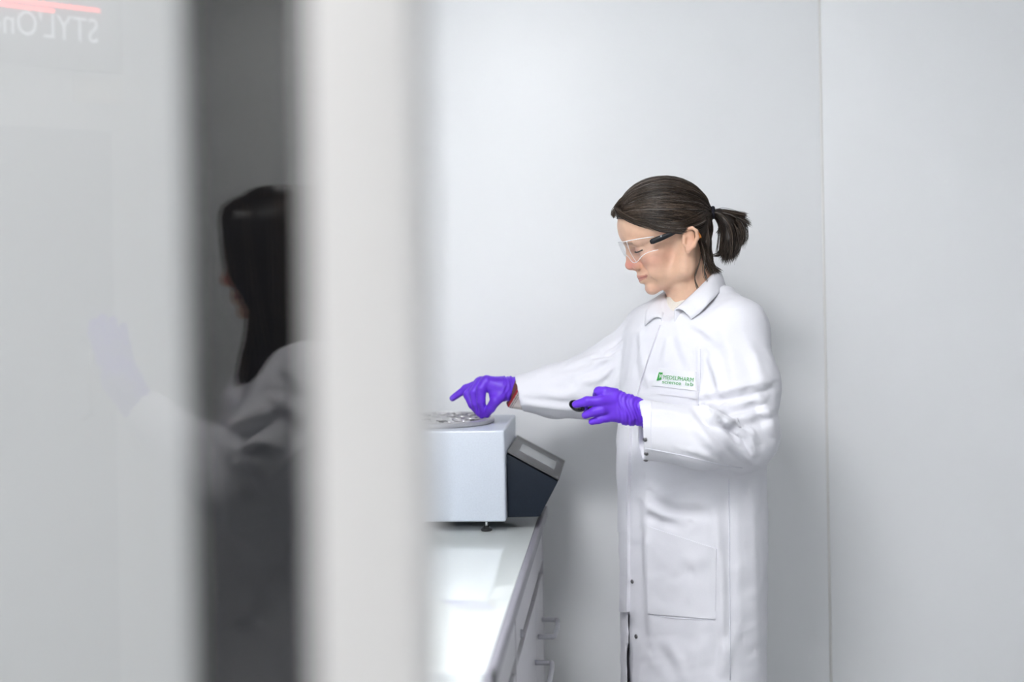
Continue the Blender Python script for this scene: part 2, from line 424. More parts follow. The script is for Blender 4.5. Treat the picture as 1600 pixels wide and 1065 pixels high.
for i, (nm, x, y, sx, sy, st, cl) in enumerate(LUMINAIRES):
    lab = {'bench': 'unseen square ceiling panel above the bench, added as key light', 'aisle': 'unseen square ceiling light panel added above the aisle', 'glass': 'unseen square ceiling panel in front of the glass partition, added to light the mirrored woman'}.get(nm)
    if nm == 'corridor': lab = 'unseen long ceiling light panel added in the corridor, %s one' % ('left' if x < 0 else 'right')
    t = thing('added_ceiling_light', lab, 'ceiling light', (x, y, CEIL - 0.03), 'unseen ceiling light panels')
    bm = bmesh.new()
    for a in (-1, 1):
        box_bm(x + a * (sx / 2 + 0.012) - 0.012, x + a * (sx / 2 + 0.012) + 0.012, y - sy / 2 - .024, y + sy / 2 + .024, CEIL - 0.03, CEIL, bm)
        box_bm(x - sx / 2, x + sx / 2, y + a * (sy / 2 + 0.012) - 0.012, y + a * (sy / 2 + 0.012) + 0.012, CEIL - 0.03, CEIL, bm)
    bm_obj('frame', bm, 'fixture_white', t)
    box('diffuser', x - sx / 2, x + sx / 2, y - sy / 2, y + sy / 2, CEIL - 0.022, CEIL - 0.012, 'diffuser_%d' % i, t)

# ================================================================== BENCH
XF = -0.187; ZT = 0.93
t = thing('worktop', 'glossy white laboratory worktop with a grey front edge', 'worktop', (XL + 0.3, 2.0, ZT - 0.03))
for y0, y1 in ((0.95, 1.8935), (1.8965, 3.165)):
    box('top_slab', XL + 0.002, XF - 0.012, y0, y1, ZT - 0.03, ZT, 'worktop', t, bevel=0.0015)
    box('edge_strip', XF - 0.0118, XF, y0, y1, ZT - 0.024, ZT + 0.0015, 'edge_grey', t, bevel=0.003)
box('joint_cap', XF - 0.004, XF + 0.0018, 1.87, 1.912, ZT - 0.026, ZT + 0.0025, 'gap_dark', t, bevel=0.0008)
XC = XF - 0.012
def handle(y0, y1, z, parent):
    x = XC + 0.0
    path = spline([(x, y1, z), (x + 0.024, y1, z), (x + 0.034, y1 - 0.008, z), (x + 0.036, (y0 + y1) / 2, z), (x + 0.034, y0 + 0.008, z), (x + 0.024, y0, z), (x, y0, z)], 40)
    return tube('handle', path, 0.0052, 'handle_grey', parent, 10)
def cabinet(y0, y1, doors, label, lock=False):
    t = thing('base_cabinet', label, 'cabinet', (XL + 0.3, (y0 + y1) / 2, 0), 'white bench cabinets')
    box('body', XL + 0.01, XC - 0.0185, y0 + 0.001, y1 - 0.001, 0.10, ZT - 0.034, 'cabinet_white', t)
    box('plinth', XL + 0.01, XC - 0.07, y0, y1, 0.0, 0.10, 'gap_dark', t)
    box('end_panel', XC - 0.05, XC + 0.0015, y1 - 0.012, y1 - 0.001, 0.10, ZT - 0.036, 'cabinet_white', t)
    d = box('drawer_front', XC - 0.018, XC, y0 + 0.002, y1 - 0.014, 0.812, ZT - 0.031, 'cabinet_white', t, bevel=0.0015)
    if lock:
        for yy in (lock,):
            lathe_x('lock', 0.008, XC, yy, 0.822, d)
    box('gap_shade_strip', XC - 0.0184, XC - 0.0176, y0 + 0.002, y1 - 0.014, 0.780, 0.816, 'gap_dark', t)  # dark strip put in as the shade inside the drawer gap
    ys = [y0] + doors + [y1 - 0.012]
    for a, b in zip(ys[:-1], ys[1:]):
        o = box('door', XC - 0.018, XC, a + 0.0015, b - 0.0015, 0.11, 0.784, 'cabinet_white', t, bevel=0.0015)
        hl = {True: (b - 0.215, b - 0.065)}[True]
        if b > 3.1: hl = (2.955, 3.095)
        elif b > 2.85: hl = (2.69, 2.862)
        handle(hl[0], hl[1], 0.695 if b > 2.9 else 0.668, o)
def lathe_x(name, r, x, y, z, parent):
    bm = bmesh.new(); bmesh.ops.create_cone(bm, cap_ends=True, segments=20, radius1=r, radius2=r * .85, depth=0.005,
        matrix=Matrix.Translation((x + 0.002, y, z)) @ Matrix.Rotation(math.pi / 2, 4, 'Y'))
    return bm_obj(name, bm, 'handle_grey', parent, smooth=False)
cabinet(2.40, 3.163, [2.90], 'white bench cabinet under the instrument, beside the back wall', lock=2.50)
cabinet(1.64, 2.398, [2.02], 'white bench cabinet nearer the camera, next to the end one')
cabinet(0.96, 1.638, [1.30], 'white bench cabinet closest to the doorway')

# ================================================================== INSTRUMENT
XR, Y0, Y1, Z0, Z1 = -0.253, 2.86, 3.150, 0.952, 1.137
CX, CY, RD = -0.398, 3.0, 0.111
ins = thing('sample_analyser', 'silver box-shaped laboratory instrument with a round tray and a dark slanted control panel', 'instrument', (CX, CY, ZT))
box('housing', XR - 0.29, XR, Y0, Y1, Z0, Z1, 'housing_silver', ins, bevel=0.0045)
tr = lathe('round_tray', [(0.02, 0.0), (RD - 0.006, 0.0), (RD - 0.006, 0.003), (RD, 0.0035), (RD + 0.001, 0.010), (RD - 0.002, 0.0125), (RD - 0.006, 0.0125), (RD - 0.008, 0.009), (0.0, 0.009)],
           (CX, CY, Z1 - 0.0005), 'tray_alloy', ins, 96)
for ring, n, rr in ((RD - 0.020, 18, 0.0095), (RD - 0.045, 12, 0.0095), (RD - 0.070, 7, 0.0095)):
    for i in range(n):
        a = 2 * math.pi * (i + 0.3) / n
        lathe('cup_holder', [(rr * .6, 0), (rr, 0.0005), (rr + .0012, 0.0028), (rr - .001, 0.0028), (rr - .0015, 0.001), (0.0002, 0.0008)],
              (CX + ring * math.cos(a), CY + ring * math.sin(a), Z1 + 0.0083), 'tray_dark' if (i * 7 + n) % 5 == 0 else 'tray_alloy', tr, 14)
cpn = bm_obj('control_panel', prism_bm([(XR + 0.001, 1.086), (XR + 0.105, 1.0285), (XR + 0.066, 0.957), (XR + 0.001, 0.956)], Y0 + 0.028, Y1 - 0.005), 'panel_navy', ins, bevel=0.0018)
# grey face plate on its slanted top
ax, az, bx_, bz = XR + 0.002, 1.0895, XR + 0.107, 1.0315
nx, nz = (az - bz), (bx_ - ax); L = math.hypot(nx, nz); nx /= L; nz /= L
def slab_on_slope(name, s0, s1, y0, y1, th, material, parent, off=0.0, bev=0.0):
    pt = lambda s, h: (ax + (bx_ - ax) * s + nx * h, az + (bz - az) * s + nz * h)
    return bm_obj(name, prism_bm([pt(s0, off), pt(s1, off), pt(s1, off + th), pt(s0, off + th)], y0, y1), material, parent, bevel=bev)
fp = slab_on_slope('face_plate', 0.0, 1.0, Y0 + 0.026, Y1 - 0.004, 0.003, 'panel_grey', ins, -0.0005, 0.0008)
slab_on_slope('display', 0.17, 0.86, Y0 + 0.10, Y0 + 0.205, 0.0008, 'screen_grey', fp, 0.0024)
slab_on_slope('button', 0.86, 0.90, Y0 + 0.222, Y0 + 0.236, 0.0012, 'screen_grey', fp, 0.0024)
for (x, y) in ((XR - 0.042, Y0 + 0.022), (XR - 0.248, Y0 + 0.022), (XR - 0.042, Y1 - 0.03), (XR - 0.248, Y1 - 0.03)):
    ft = lathe('foot', [(0.010, 0), (0.0115, 0.001), (0.0115, 0.004), (0.006, 0.008), (0.0055, 0.011), (0.001, 0.0112)], (x, y, ZT + 0.0002), 'rubber_black', ins, 24)
    lathe('foot_stud', [(0.003, 0.009), (0.003, 0.024), (0.0005, 0.0241)], (x, y, ZT), 'steel', ft, 14)
# plug and cable under the instrument
pl = box('cable_plug', XR + 0.004, XR + 0.03, Y1 - 0.045, Y1 - 0.02, Z0 - 0.0105, Z0 + 0.0045, 'rubber_black', ins, bevel=0.002)
tube('cable', spline([(XR + 0.012, Y1 - 0.03, Z0 - 0.008), (XR + 0.0, Y1 - 0.005, Z0 - 0.013), (XR - 0.06, Y1 + 0.006, ZT + 0.006), (XR - 0.2, Y1 + 0.008, ZT + 0.005)], 24), 0.0035, 'rubber_black', pl, 8)
# ================================================================== PEOPLE
scene.cycles.max_bounces = 8; scene.cycles.diffuse_bounces = 5; scene.cycles.glossy_bounces = 5
scene.cycles.transparent_max_bounces = 12
def rot_y(a):            # turn in the picture plane, positive lifts a left-facing chin
    c, s = math.cos(a), math.sin(a); return np.array([[c, 0, s], [0, 1, 0], [-s, 0, c]])
class Head:
    """head modelled in millimetre-true picture coordinates of a left profile"""
    def __init__(s, origin, scale=1.0, lift=0.0):
        s.o = np.asarray(origin, float); s.k = 2.82 / F * scale; s.R = rot_y(lift); s.sc = scale
    def __call__(s, px, py, dy=0.0):
        return s.o + s.R @ np.array([(px - 1037) * s.k, dy * s.sc, -(py - 343) * s.k])
    def inv(s, V):
        L = (V - s.o) @ s.R; return 1037 + L[:, 0] / s.k, 343 - L[:, 2] / s.k, L[:, 1] / s.sc
    def e(s, px, py, dy, r): return ell(s(px, py, dy), np.array(r) * s.sc, s.R)
    def c(s, a, b, ra, rb, sc=(1, 1, 1)): return rcone(s(*a), s(*b), ra * s.sc, rb * s.sc, sc)
def build_head(f, h):
    f.add(h.e(1037, 341, 0, (.086, .0705, .072)), .02)
    f.add(h.e(1004, 356, 0, (.048, .056, .046)), .02)
    f.add(h.e(1024, 393, 0, (.037, .054, .042)), .018)
    f.add(h.e(1036, 420, 0, (.036, .046, .034)), .018)
    for sd in (-1, 1):
        f.add(h.c((1064, 421, sd * .048), (1020, 449, sd * .012), .014, .011), .016)
        f.add(h.c((1064, 421, sd * .048), (1069, 385, sd * .057), .014, .014), .02)
        f.add(h.e(1016, 402, sd * .036, (.020, .018, .016)), .014)           # cheek
        f.add(h.e(1022, 424, sd * .034, (.016, .012, .014)), .014)
        f.add(h.e(990, 379, sd * .024, (.016, .024, .0075)), .012)           # brow ridge
        f.cut(h.e(984, 392, sd * .030, (.012, .016, .009)), .009)            # eye socket
        f.add(h.e(1000, 389.5, sd * .031, (.0125, .0140, .0125)), .003)      # eyelid over the eyeball
        f.cut(h.c((986, 396.5, sd * .022), (1000, 396, sd * .044), .0010, .0008), .004)
        f.cut(h.c((989, 384.5, sd * .020), (1001, 383.0, sd * .044), .0008, .0006), .003)
    f.add(h.e(1012.5, 430, 0, (.0225, .0258, .020)), .009)
    f.add(h.c((996.5, 421.5, 0), (999.5, 429, 0), .0042, .0050), .006)                      # muzzle
    f.add(h.e(1015.5, 450, 0, (.0110, .018, .0115)), .010)                   # chin
    f.add(h.e(991, 400, 0, (.013, .012, .020)), .008)
    f.add(h.c((982.5, 384, 0), (983, 409, 0), .0062, .0078), .007)           # nose
    f.add(h.e(983.0, 413.5, 0, (.0098, .0090, .0084)), .004)
    f.add(h.c((984, 415.5, 0), (993, 419, 0), .0062, .0045), .004)
    for sd in (-1, 1):
        f.add(h.e(993.5, 415.0, sd * .0115, (.0090, .0062, .0072)), .003)
        f.cut(h.e(988.5, 421.6, sd * .0062, (.0055, .0036, .0030)), .002)
        f.cut(h.c((1000.5, 411, sd * .0165), (1002, 418, sd * .0175), .0010, .0010), .004)
        f.cut(h.c((1003, 417, sd * .022), (1012, 425, sd * .033), .0012, .0012), .006)    # fold beside the mouth
        f.cut(h.c((1012, 425, sd * .033), (1019, 438, sd * .034), .0012, .0008), .006)
    for sd in (-1, 1):
        f.add(h.c((998.2, 429.6, 0), (1001.0, 428.8, sd * .012), .0050, .0042), .003)
        f.add(h.c((1001.0, 428.8, sd * .012), (1007.0, 428.4, sd * .0243), .0042, .0015), .003)
        f.add(h.c((1002.4, 438.0, 0), (1004.5, 436.5, sd * .011), .0060, .0050), .003)
        f.add(h.c((1004.5, 436.5, sd * .011), (1008.0, 430.5, sd * .0240), .0050, .0015), .003)
        f.cut(h.c((993.0, 434.0, 0), (996.5, 433.0, sd * .012), .0010, .0010), .0018)
        f.cut(h.c((996.5, 433.0, sd * .012), (1008.5, 428.8, sd * .0275), .0010, .0008), .0018)
    f.cut(h.e(1002.5, 446.0, 0, (.0045, .014, .0028)), .005)
    for sd in (-1, 1):                                                       # ears
        f.add(h.e(1069, 375, sd * .0745, (.0125, .0070, .0225)), .004)
        rim = [(1061, 376, .073), (1061.5, 366, .077), (1066, 359.0, .081), (1073, 358.0, .084), (1079, 363, .085), (1080.5, 373, .084), (1076.5, 384, .081), (1070, 391, .077)]
        for a, b in zip(rim[:-1], rim[1:]):
            f.add(h.c((a[0], a[1], sd * a[2]), (b[0], b[1], sd * b[2]), .0036, .0036), .003)
        f.add(h.e(1066.5, 392.0, sd * .0755, (.0062, .0045, .0066)), .005)
        f.cut(h.e(1066.0, 377.5, sd * .0845, (.0066, .0075, .0095)), .003)
        f.cut(h.c((1066, 364.5, sd * .0835), (1074, 364.5, sd * .0855), .0022, .0022), .003)
        f.cut(h.c((1074, 364.5, sd * .0855), (1075.5, 374, sd * .0855), .0022, .0018), .003)
        f.add(h.c((1060.5, 381, sd * .0765), (1061.5, 375, sd * .0755), .0036, .0030), .003)
def skin_colour(V, h, base=(0.63, 0.405, 0.285)):
    x, y, d = h.inv(V); col = np.tile(np.array(base), (len(V), 1))
    def blend(m, c): nonlocal col; m = np.clip(m, 0, 1)[:, None]; col = col * (1 - m) + np.array(c) * m
    g = lambda cx, cy, rx, ry: np.exp(-((x - cx) / rx) ** 2 - ((y - cy) / ry) ** 2)
    blend(0.55 * g(1008, 408, 18, 14) + 0.35 * g(1030, 400, 25, 18), (0.64, 0.33, 0.25))
    blend(0.85 * g(981, 413, 12, 10), (0.62, 0.24, 0.20))
    blend(0.5 * g(1015, 452, 12, 8), (0.62, 0.34, 0.26))
    ear = np.exp(-((x - 1071) / 12) ** 2 - ((y - 376) / 24) ** 2) * (np.abs(d) > .069)
    blend(0.5 * ear, (0.62, 0.29, 0.19))
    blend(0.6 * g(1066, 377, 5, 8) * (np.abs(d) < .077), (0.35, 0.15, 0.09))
    lipline = 434.2 - (x - 996) * 0.33
    up = (y < lipline) & (y > lipline - 5.2 + np.abs(d) * 90); lo = (y >= lipline) & (y < lipline + 6.5 - np.abs(d) * 150)
    lips = (up | lo) & (x < 1013) & (np.abs(d) < .0265) & (x > 985)
    blend(0.75 * lips, (0.46, 0.17, 0.15))
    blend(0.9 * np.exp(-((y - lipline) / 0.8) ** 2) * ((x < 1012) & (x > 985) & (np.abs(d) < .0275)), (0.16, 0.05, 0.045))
    brow = np.exp(-((y - (379.5 + (x - 985) * 0.02)) / 2.2) ** 2) * (np.abs(d) > .010) * (np.abs(d) < .046) * (x < 1010)
    blend(0.75 * brow, (0.13, 0.08, 0.055))
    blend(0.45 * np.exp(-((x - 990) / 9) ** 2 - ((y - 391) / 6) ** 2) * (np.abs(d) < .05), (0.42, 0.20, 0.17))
    return col
def strands(name, paths, radii, cols, parent, seg_sides=4, xf=to_world, flip=False, material='hair_strands'):
    """many tapered strands (m,n,3) as one mesh"""
    Pth = np.asarray(paths, float); m, n, _ = Pth.shape
    T = np.gradient(Pth, axis=1); T /= np.linalg.norm(T, axis=2, keepdims=True) + 1e-12
    A = np.cross(T, np.array([0.31, -0.87, 0.38])); A /= np.linalg.norm(A, axis=2, keepdims=True) + 1e-9; B = np.cross(T, A)
    an = np.arange(seg_sides) * 2 * math.pi / seg_sides
    tp = np.linspace(0, 1, n); tap = np.minimum(1, np.minimum(tp * 6 + .35, (1 - tp) * 5 + .12))
    R = np.asarray(radii)[:, None] * tap[None]
    V = Pth[:, :, None] + R[:, :, None, None] * (np.cos(an)[None, None, :, None] * A[:, :, None] + np.sin(an)[None, None, :, None] * B[:, :, None])
    i, j, k = np.meshgrid(np.arange(m), np.arange(n - 1), np.arange(seg_sides), indexing='ij'); k2 = (k + 1) % seg_sides
    v = lambda j_, k_: ((i * n + j_) * seg_sides + k_).ravel()
    Q = np.stack([v(j, k), v(j, k2), v(j + 1, k2), v(j + 1, k)], 1)
    if flip: Q = Q[:, ::-1]
    col = np.repeat(np.asarray(cols), n * seg_sides, 0)
    return mesh_np(name, xf(V.reshape(-1, 3)), Q, material, parent, col=col)
def hair_cols(m, r, grey=0.10):
    u = r.random((m, 1)); c = np.array([[.014, .009, .006]]) * (1 - u) + np.array([[.095, .066, .048]]) * u ** 1.5
    g = r.random(m) < grey; c[g] = np.array([.18, .16, .145]) * (0.6 + 0.7 * r.random((g.sum(), 1))); return c
def loft(rows, cy, a, b, th, power=2.3):
    """torso: rows of (z, centre x, size factor), oval section turned by th"""
    rows = sorted(rows); zs = np.array([r[0] for r in rows]); xs = np.array([r[1] for r in rows]); ks = np.array([r[2] for r in rows])
    def f(X, Y, Z):
        z = np.asarray(Z).ravel(); cx = np.interp(z, zs, xs)[None, None, :]; k = np.interp(z, zs, ks)[None, None, :]
        dx, dy = X - cx, Y - cy
        fr = np.abs(-math.cos(th) * dx - math.sin(th) * dy) / (b * k); lf = np.abs(math.sin(th) * dx - math.cos(th) * dy) / (a * k)
        q = (fr ** power + lf ** power + 1e-9) ** (1 / power)
        return np.maximum((q - 1) * 0.5 * (a + b) * k * 0.85, np.maximum(Z - zs[-1], zs[0] - Z))
    m = max(a, b) * ks.max()
    return f, np.array([xs.min() - m, cy - m, zs[0]]), np.array([xs.max() + m, cy + m, zs[-1]])
def quick(name, prims, h, material, parent, k=.01, cuts=(), smooth=1, xf=to_world, flip=False, colfn=None, post=None, pad=.02):
    lo = np.min([p[1] for p, _ in prims], 0) - pad; hi = np.max([p[2] for p, _ in prims], 0) + pad
    f = Field(axis(lo[0], hi[0], h), axis(lo[1], hi[1], h), axis(lo[2], hi[2], h))
    for p, kk in prims: f.add(p, kk or k)
    for p, kk in cuts: f.cut(p, kk)
    V, Q = f.mesh(smooth)
    if post: V = post(V, normals(V, Q))
    col = colfn(V) if colfn else None
    return mesh_np(name, xf(V), Q[:, ::-1] if flip else Q, material, parent, col=col), V, Q
def leg_prims(cx, cy, th, grow, z_hip=.80):
    fx, fy = -math.cos(th), -math.sin(th); lx, ly = math.sin(th), -math.cos(th); out = []
    out.append((rcone((cx, cy, z_hip + .08), (cx, cy, z_hip), .085 + grow, .10 + grow, (1, 1, 1)), .04))
    for sd in (-1, 1):
        hx, hy = cx + sd * lx * .075, cy + sd * ly * .075
        out.append((rcone((hx, hy, z_hip), (hx + fx * .015, hy + fy * .015, .46), .078 + grow, .055 + grow), .03))
        out.append((rcone((hx + fx * .015, hy + fy * .015, .46), (hx - fx * .01, hy - fy * .01, .10), .053 + grow, .040 + grow * 1.3), .02))
    return out
def shoes(cx, cy, th, parent, xf, flip):
    fx, fy = -math.cos(th), -math.sin(th); lx, ly = math.sin(th), -math.cos(th)
    for sd in (-1, 1):
        hx, hy = cx + sd * lx * .08, cy + sd * ly * .08
        pr = [(rcone((hx - fx * .05, hy - fy * .05, .037), (hx + fx * .12, hy + fy * .12, .034), .036, .036), .02),
              (rcone((hx - fx * .02, hy - fy * .02, .09), (hx - fx * .02, hy - fy * .02, .05), .042, .042), .03)]
        flat = (lambda X, Y, Z: Z + 0 * X + 0 * Y - 0.002, np.array([hx - .3, hy - .3, -.05]), np.array([hx + .3, hy + .3, .0]))
        quick('shoe', pr, .006, 'shoe_black', parent, cuts=[(flat, .002)], xf=xf, flip=flip)

# ------------------------------------------------------------------ the woman at the instrument
DT = 2.84; TH = math.radians(30)
foot = to_world(P(1081, 1065, DT)); foot[2] = 0
woman = thing('person', 'ponytailed woman in white lab coat and purple gloves working at the silver instrument', 'person', tuple(foot))
H1 = Head(P(1037, 343, 2.82))
tx = P(1081, 800, DT)[0]
fx0, fx1 = P(948, 300, 2.82)[0], P(1128, 300, 2.82)[0]
f = Field(axis(-0.02, 0.62, .012, (fx0, fx1, .0019)), axis(2.46, 3.14, .012, (2.722, 2.918, .0019)),
          axis(-0.03, 1.68, .012, (1.375, 1.640, .0019)))
build_head(f, H1)
f.add(rcone(H1(1069, 392), P(1083, 462, 2.83), .042, .046, (1, 1.1, 1)), .022)
f.add(rcone(P(1084, 462, 2.83), P(1088, 500, 2.84), .048, .062, (1, 1.1, 1)), .02)
f.add(rcone(H1(1062, 425, -.030), P(1062, 474, 2.80), .010, .009), .014)      # neck tendon
zr = lambda py: P(1081, py, DT)[2]
f.add(loft([(zr(505), tx, .62), (zr(540), tx, .78), (zr(650), tx, .80), (zr(760), tx, .72), (zr(880), tx, .84), (.78, tx, .80)], DT, .175, .115, TH), .03)
arm_near = [P(1150, 520, DT - .125), P(1168, 600, DT - .16), P(1166, 682, DT - .18), P(1095, 672, DT - .225), P(1000, 648, DT - .215)]
arm_far = [P(1012, 525, DT + .125), P(950, 585, DT + .15), P(895, 606, DT + .155), P(806, 607, DT + .145)]
for a, b, r in zip(arm_near[:-1], arm_near[1:], (.042, .038, .032, .024)): f.add(rcone(a, b, r, r * .76), .01)
for a, b, r in zip(arm_far[:-1], arm_far[1:], (.042, .034, .026)): f.add(rcone(a, b, r, r * .72), .01)
for p, k in leg_prims(tx, DT, TH, 0.0): f.add(p, k)
for sd in (-1, 1):
    lx, ly = math.sin(TH) * sd * .08, -math.cos(TH) * sd * .08
    f.add(rcone((tx + lx, DT + ly, .06), (tx + lx - .09 * math.cos(TH), DT + ly - .09 * math.sin(TH), .032), .03, .024), .02)
V, Q = f.mesh(1)
mesh_np('body', to_world(V), Q, 'skin', woman, col=skin_colour(V, H1))
BODY_BVH = BVHTree.FromPolygons([tuple(v) for v in V[:, :]], Q.tolist())
# eyelashes and eyebrow hairs
for sd in (-1, 1):
    pts = [H1(991.5, 391.5, sd * .022), H1(989.2, 392.6, sd * .028), H1(989.6, 393.4, sd * .034), H1(993.5, 392.8, sd * .0405), H1(1000, 389.8, sd * .0455)]
    tube('eyelash_line', to_world(spline(pts, 20)), np.linspace(.0008, .0016, 20), 'lash_dark', woman, 6)

# hair drawn back to a ponytail
hair_c = np.array([1037., 338.]); hr = np.array([.0925, .0775, .0785]); kk = H1.k
hb_x = [940, 962, 972, 986, 1007, 1026, 1050, 1060, 1084, 1092, 1102, 1125]; hb_y = [336, 341, 343, 347, 355, 362.5, 362, 357, 364, 388, 420, 428]
def hair_cap(X, Y, Z):
    f0, _, _ = ell(H1(1037, 338), hr - .0035, H1.R); d = f0(X, Y, Z)
    x = 1037 + (X - H1.o[0]) / kk; y = 343 - (Z - H1.o[2]) / kk
    lim = np.interp(np.asarray(x).ravel(), hb_x, hb_y).reshape(np.shape(x))
    return np.maximum(d, (y - lim) * kk)
nape = [(H1.c((1090, 350, -.030), (1099, 408, -.026), .022, .010), .012), (H1.c((1090, 350, .030), (1099, 408, .026), .022, .010), .012),
        (H1.c((1094, 345, 0), (1102, 405, 0), .022, .012), .015), (H1.c((1102, 405, 0), (1111, 428, -.008), .012, .005), .01),
        (H1.c((1100, 330, 0), (1112, 334, 0), .020, .0075), .012),
        (H1.c((966, 330, -.02), (966, 330, .02), .008, .008), .008), (H1.c((970, 325, -.01), (957, 331, -.012), .010, .003), .008)]
capb = (hair_cap, H1(1037, 338) - .1, H1(1037, 338) + .1)
r1 = np.random.default_rng(3)
def hair_groove(V, N):
    x, y, d = H1.inv(V); ang = np.arctan2(y - 334, 1112 - x) ; g = np.sin(ang * 95 + 3 * np.sin(ang * 11)) * 0.5 + np.sin(ang * 41 + d * 120) * .5
    return V + N * (0.0009 * g)[:, None]
hair, _, _ = quick('hair', [(capb, .004)] + nape, .0030, 'hair_strands', woman, smooth=1, post=hair_groove,
                   colfn=lambda V: np.tile([.022, .015, .011], (len(V), 1)))
tag(hair, 'dark brown hair with grey strands pulled back')
paths = []; M_ = 6000; n = 18; tie = np.array([1.0, 0.0, 0.05])
tt = np.linspace(0, 1, n)[:, None]
while len(paths) < M_:
    s = r1.normal(size=3); s /= np.linalg.norm(s)
    if r1.random() < 0.72: s[0] = -abs(s[0]); 
    px = hair_c[0] + s[0] * hr[0] / kk; py = hair_c[1] - s[2] * hr[2] / kk
    if py > np.interp(px, hb_x, hb_y) - 1.0: continue
    if s[1] > 0.35 and r1.random() < .6: continue
    e = tie + r1.normal(size=3) * np.array([0, .06, .06]); e /= np.linalg.norm(e)
    w = math.acos(np.clip(s @ e, -1, 1))
    q = (np.sin((1 - tt) * w) * s + np.sin(tt * w) * e) / math.sin(w)
    droop = (0.10 + 0.22 * r1.random()) * np.clip(1 - abs(s[2]) * 0.8, 0, 1) * (1 if s[0] < .2 else .3)
    q[:, 2] -= (droop * np.sin(math.pi * tt[:, 0]) ** 1.2)
    q[:, 2] += 0.02 * np.sin(tt[:, 0] * 5 + r1.random() * 6) * r1.normal()
    q /= np.linalg.norm(q, axis=1, keepdims=True)
    px_ = hair_c[0] + q[:, 0] * hr[0] / kk; lim = hair_c[1] - (np.interp(px_, hb_x, hb_y) - 1.5)
    q[:, 2] = np.maximum(q[:, 2], lim * kk / hr[2])
    q *= (0.985 + 0.03 * r1.random() + 0.006 * np.sin(tt * 9 + r1.random() * 6))
    if r1.random() < .03: q *= 1 + .05 * tt * (1 - tt) * 2
    paths.append(H1(1037, 338) + q * hr)
paths = np.array(paths)
cc = hair_cols(M_, r1, .06) * np.clip(.85 + 1.3 * vnoise(paths[:, 0] * 1.0, 90, 21), .35, 1.7)[:, None]
front = (paths[:, 0, 0] < H1(985, 338)[0]); cc[front] = cc[front] * 1.5 + .004
strands('hair_strands', paths, 0.00032 + 0.00034 * r1.random(M_), cc, hair)
hair.children[-1]['kind'] = 'stuff'
# loose wisps: temple, behind the ear, nape
wisp = []
def bundle(pts, m, spread, n=18, grow=1.0, r=r1):
    base = spline(pts, n); off = r.normal(size=(m, 1, 3)) * spread; sw = np.linspace(0.35, grow, n)[None, :, None]
    ph = r.random((m, 1, 1)) * 6.28
    return base[None] + off * sw + np.sin(np.linspace(0, 4, n)[None, :, None] + ph) * 0.0012 * r.normal(size=(m, 1, 3)) * sw
wisp.append(bundle([H1(985, 318, -.03), H1(1000, 335, -.055), H1(1030, 352, -.074), H1(1058, 356, -.081), H1(1084, 348, -.066), H1(1108, 336, -.014)], 260, (.003, .003, .0052)))
wisp.append(bundle([H1(975, 316, -.02), H1(990, 336, -.050), H1(1022, 356, -.073), H1(1054, 360, -.080), H1(1062, 359, -.082)], 200, (.003, .002, .0035)))
wisp.append(bundle([H1(985, 305, -.01), H1(968, 318, -.015), H1(957, 331, -.020), H1(959, 338, -.026)], 60, (.002, .006, .002)))
wisp.append(bundle([H1(980, 303, .0), H1(966, 316, -.012), H1(962, 328, -.030), H1(985, 344, -.052), H1(1020, 356, -.073)], 160, (.002, .004, .003)))
wisp.append(bundle([H1(1086, 362, -.060), H1(1090, 385, -.052), H1(1086, 410, -.056), H1(1078, 432, -.0585), H1(1080, 446, -.062), H1(1083, 452, -.064)], 7, (.001, .002, .002)))
wisp.append(bundle([H1(1088, 375, -.058), H1(1094, 400, -.054), H1(1092, 425, -.058), H1(1096, 442, -.063)], 8, (.003, .002, .002)))
wisp.append(bundle([H1(1090, 372, -.056), H1(1099, 395, -.036), H1(1106, 415, -.028), H1(1119, 426, -.022)], 90, (.004, .010, .002)))
wisp.append(bundle([H1(1098, 350, -.036), H1(1100, 376, -.040), H1(1098, 400, -.040), H1(1108, 428, -.036)], 160, (.004, .010, .002)))
wisp.append(bundle([H1(1108, 340, -.012), H1(1110, 360, -.010), H1(1105, 384, -.010), H1(1107, 405, -.012)], 60, (.002, .010, .002)))
W_ = np.concatenate(wisp); strands('loose_hair', W_, 0.00036 + .0003 * r1.random(len(W_)), hair_cols(len(W_), r1, .10), hair)
hair.children[-1]['kind'] = 'stuff'
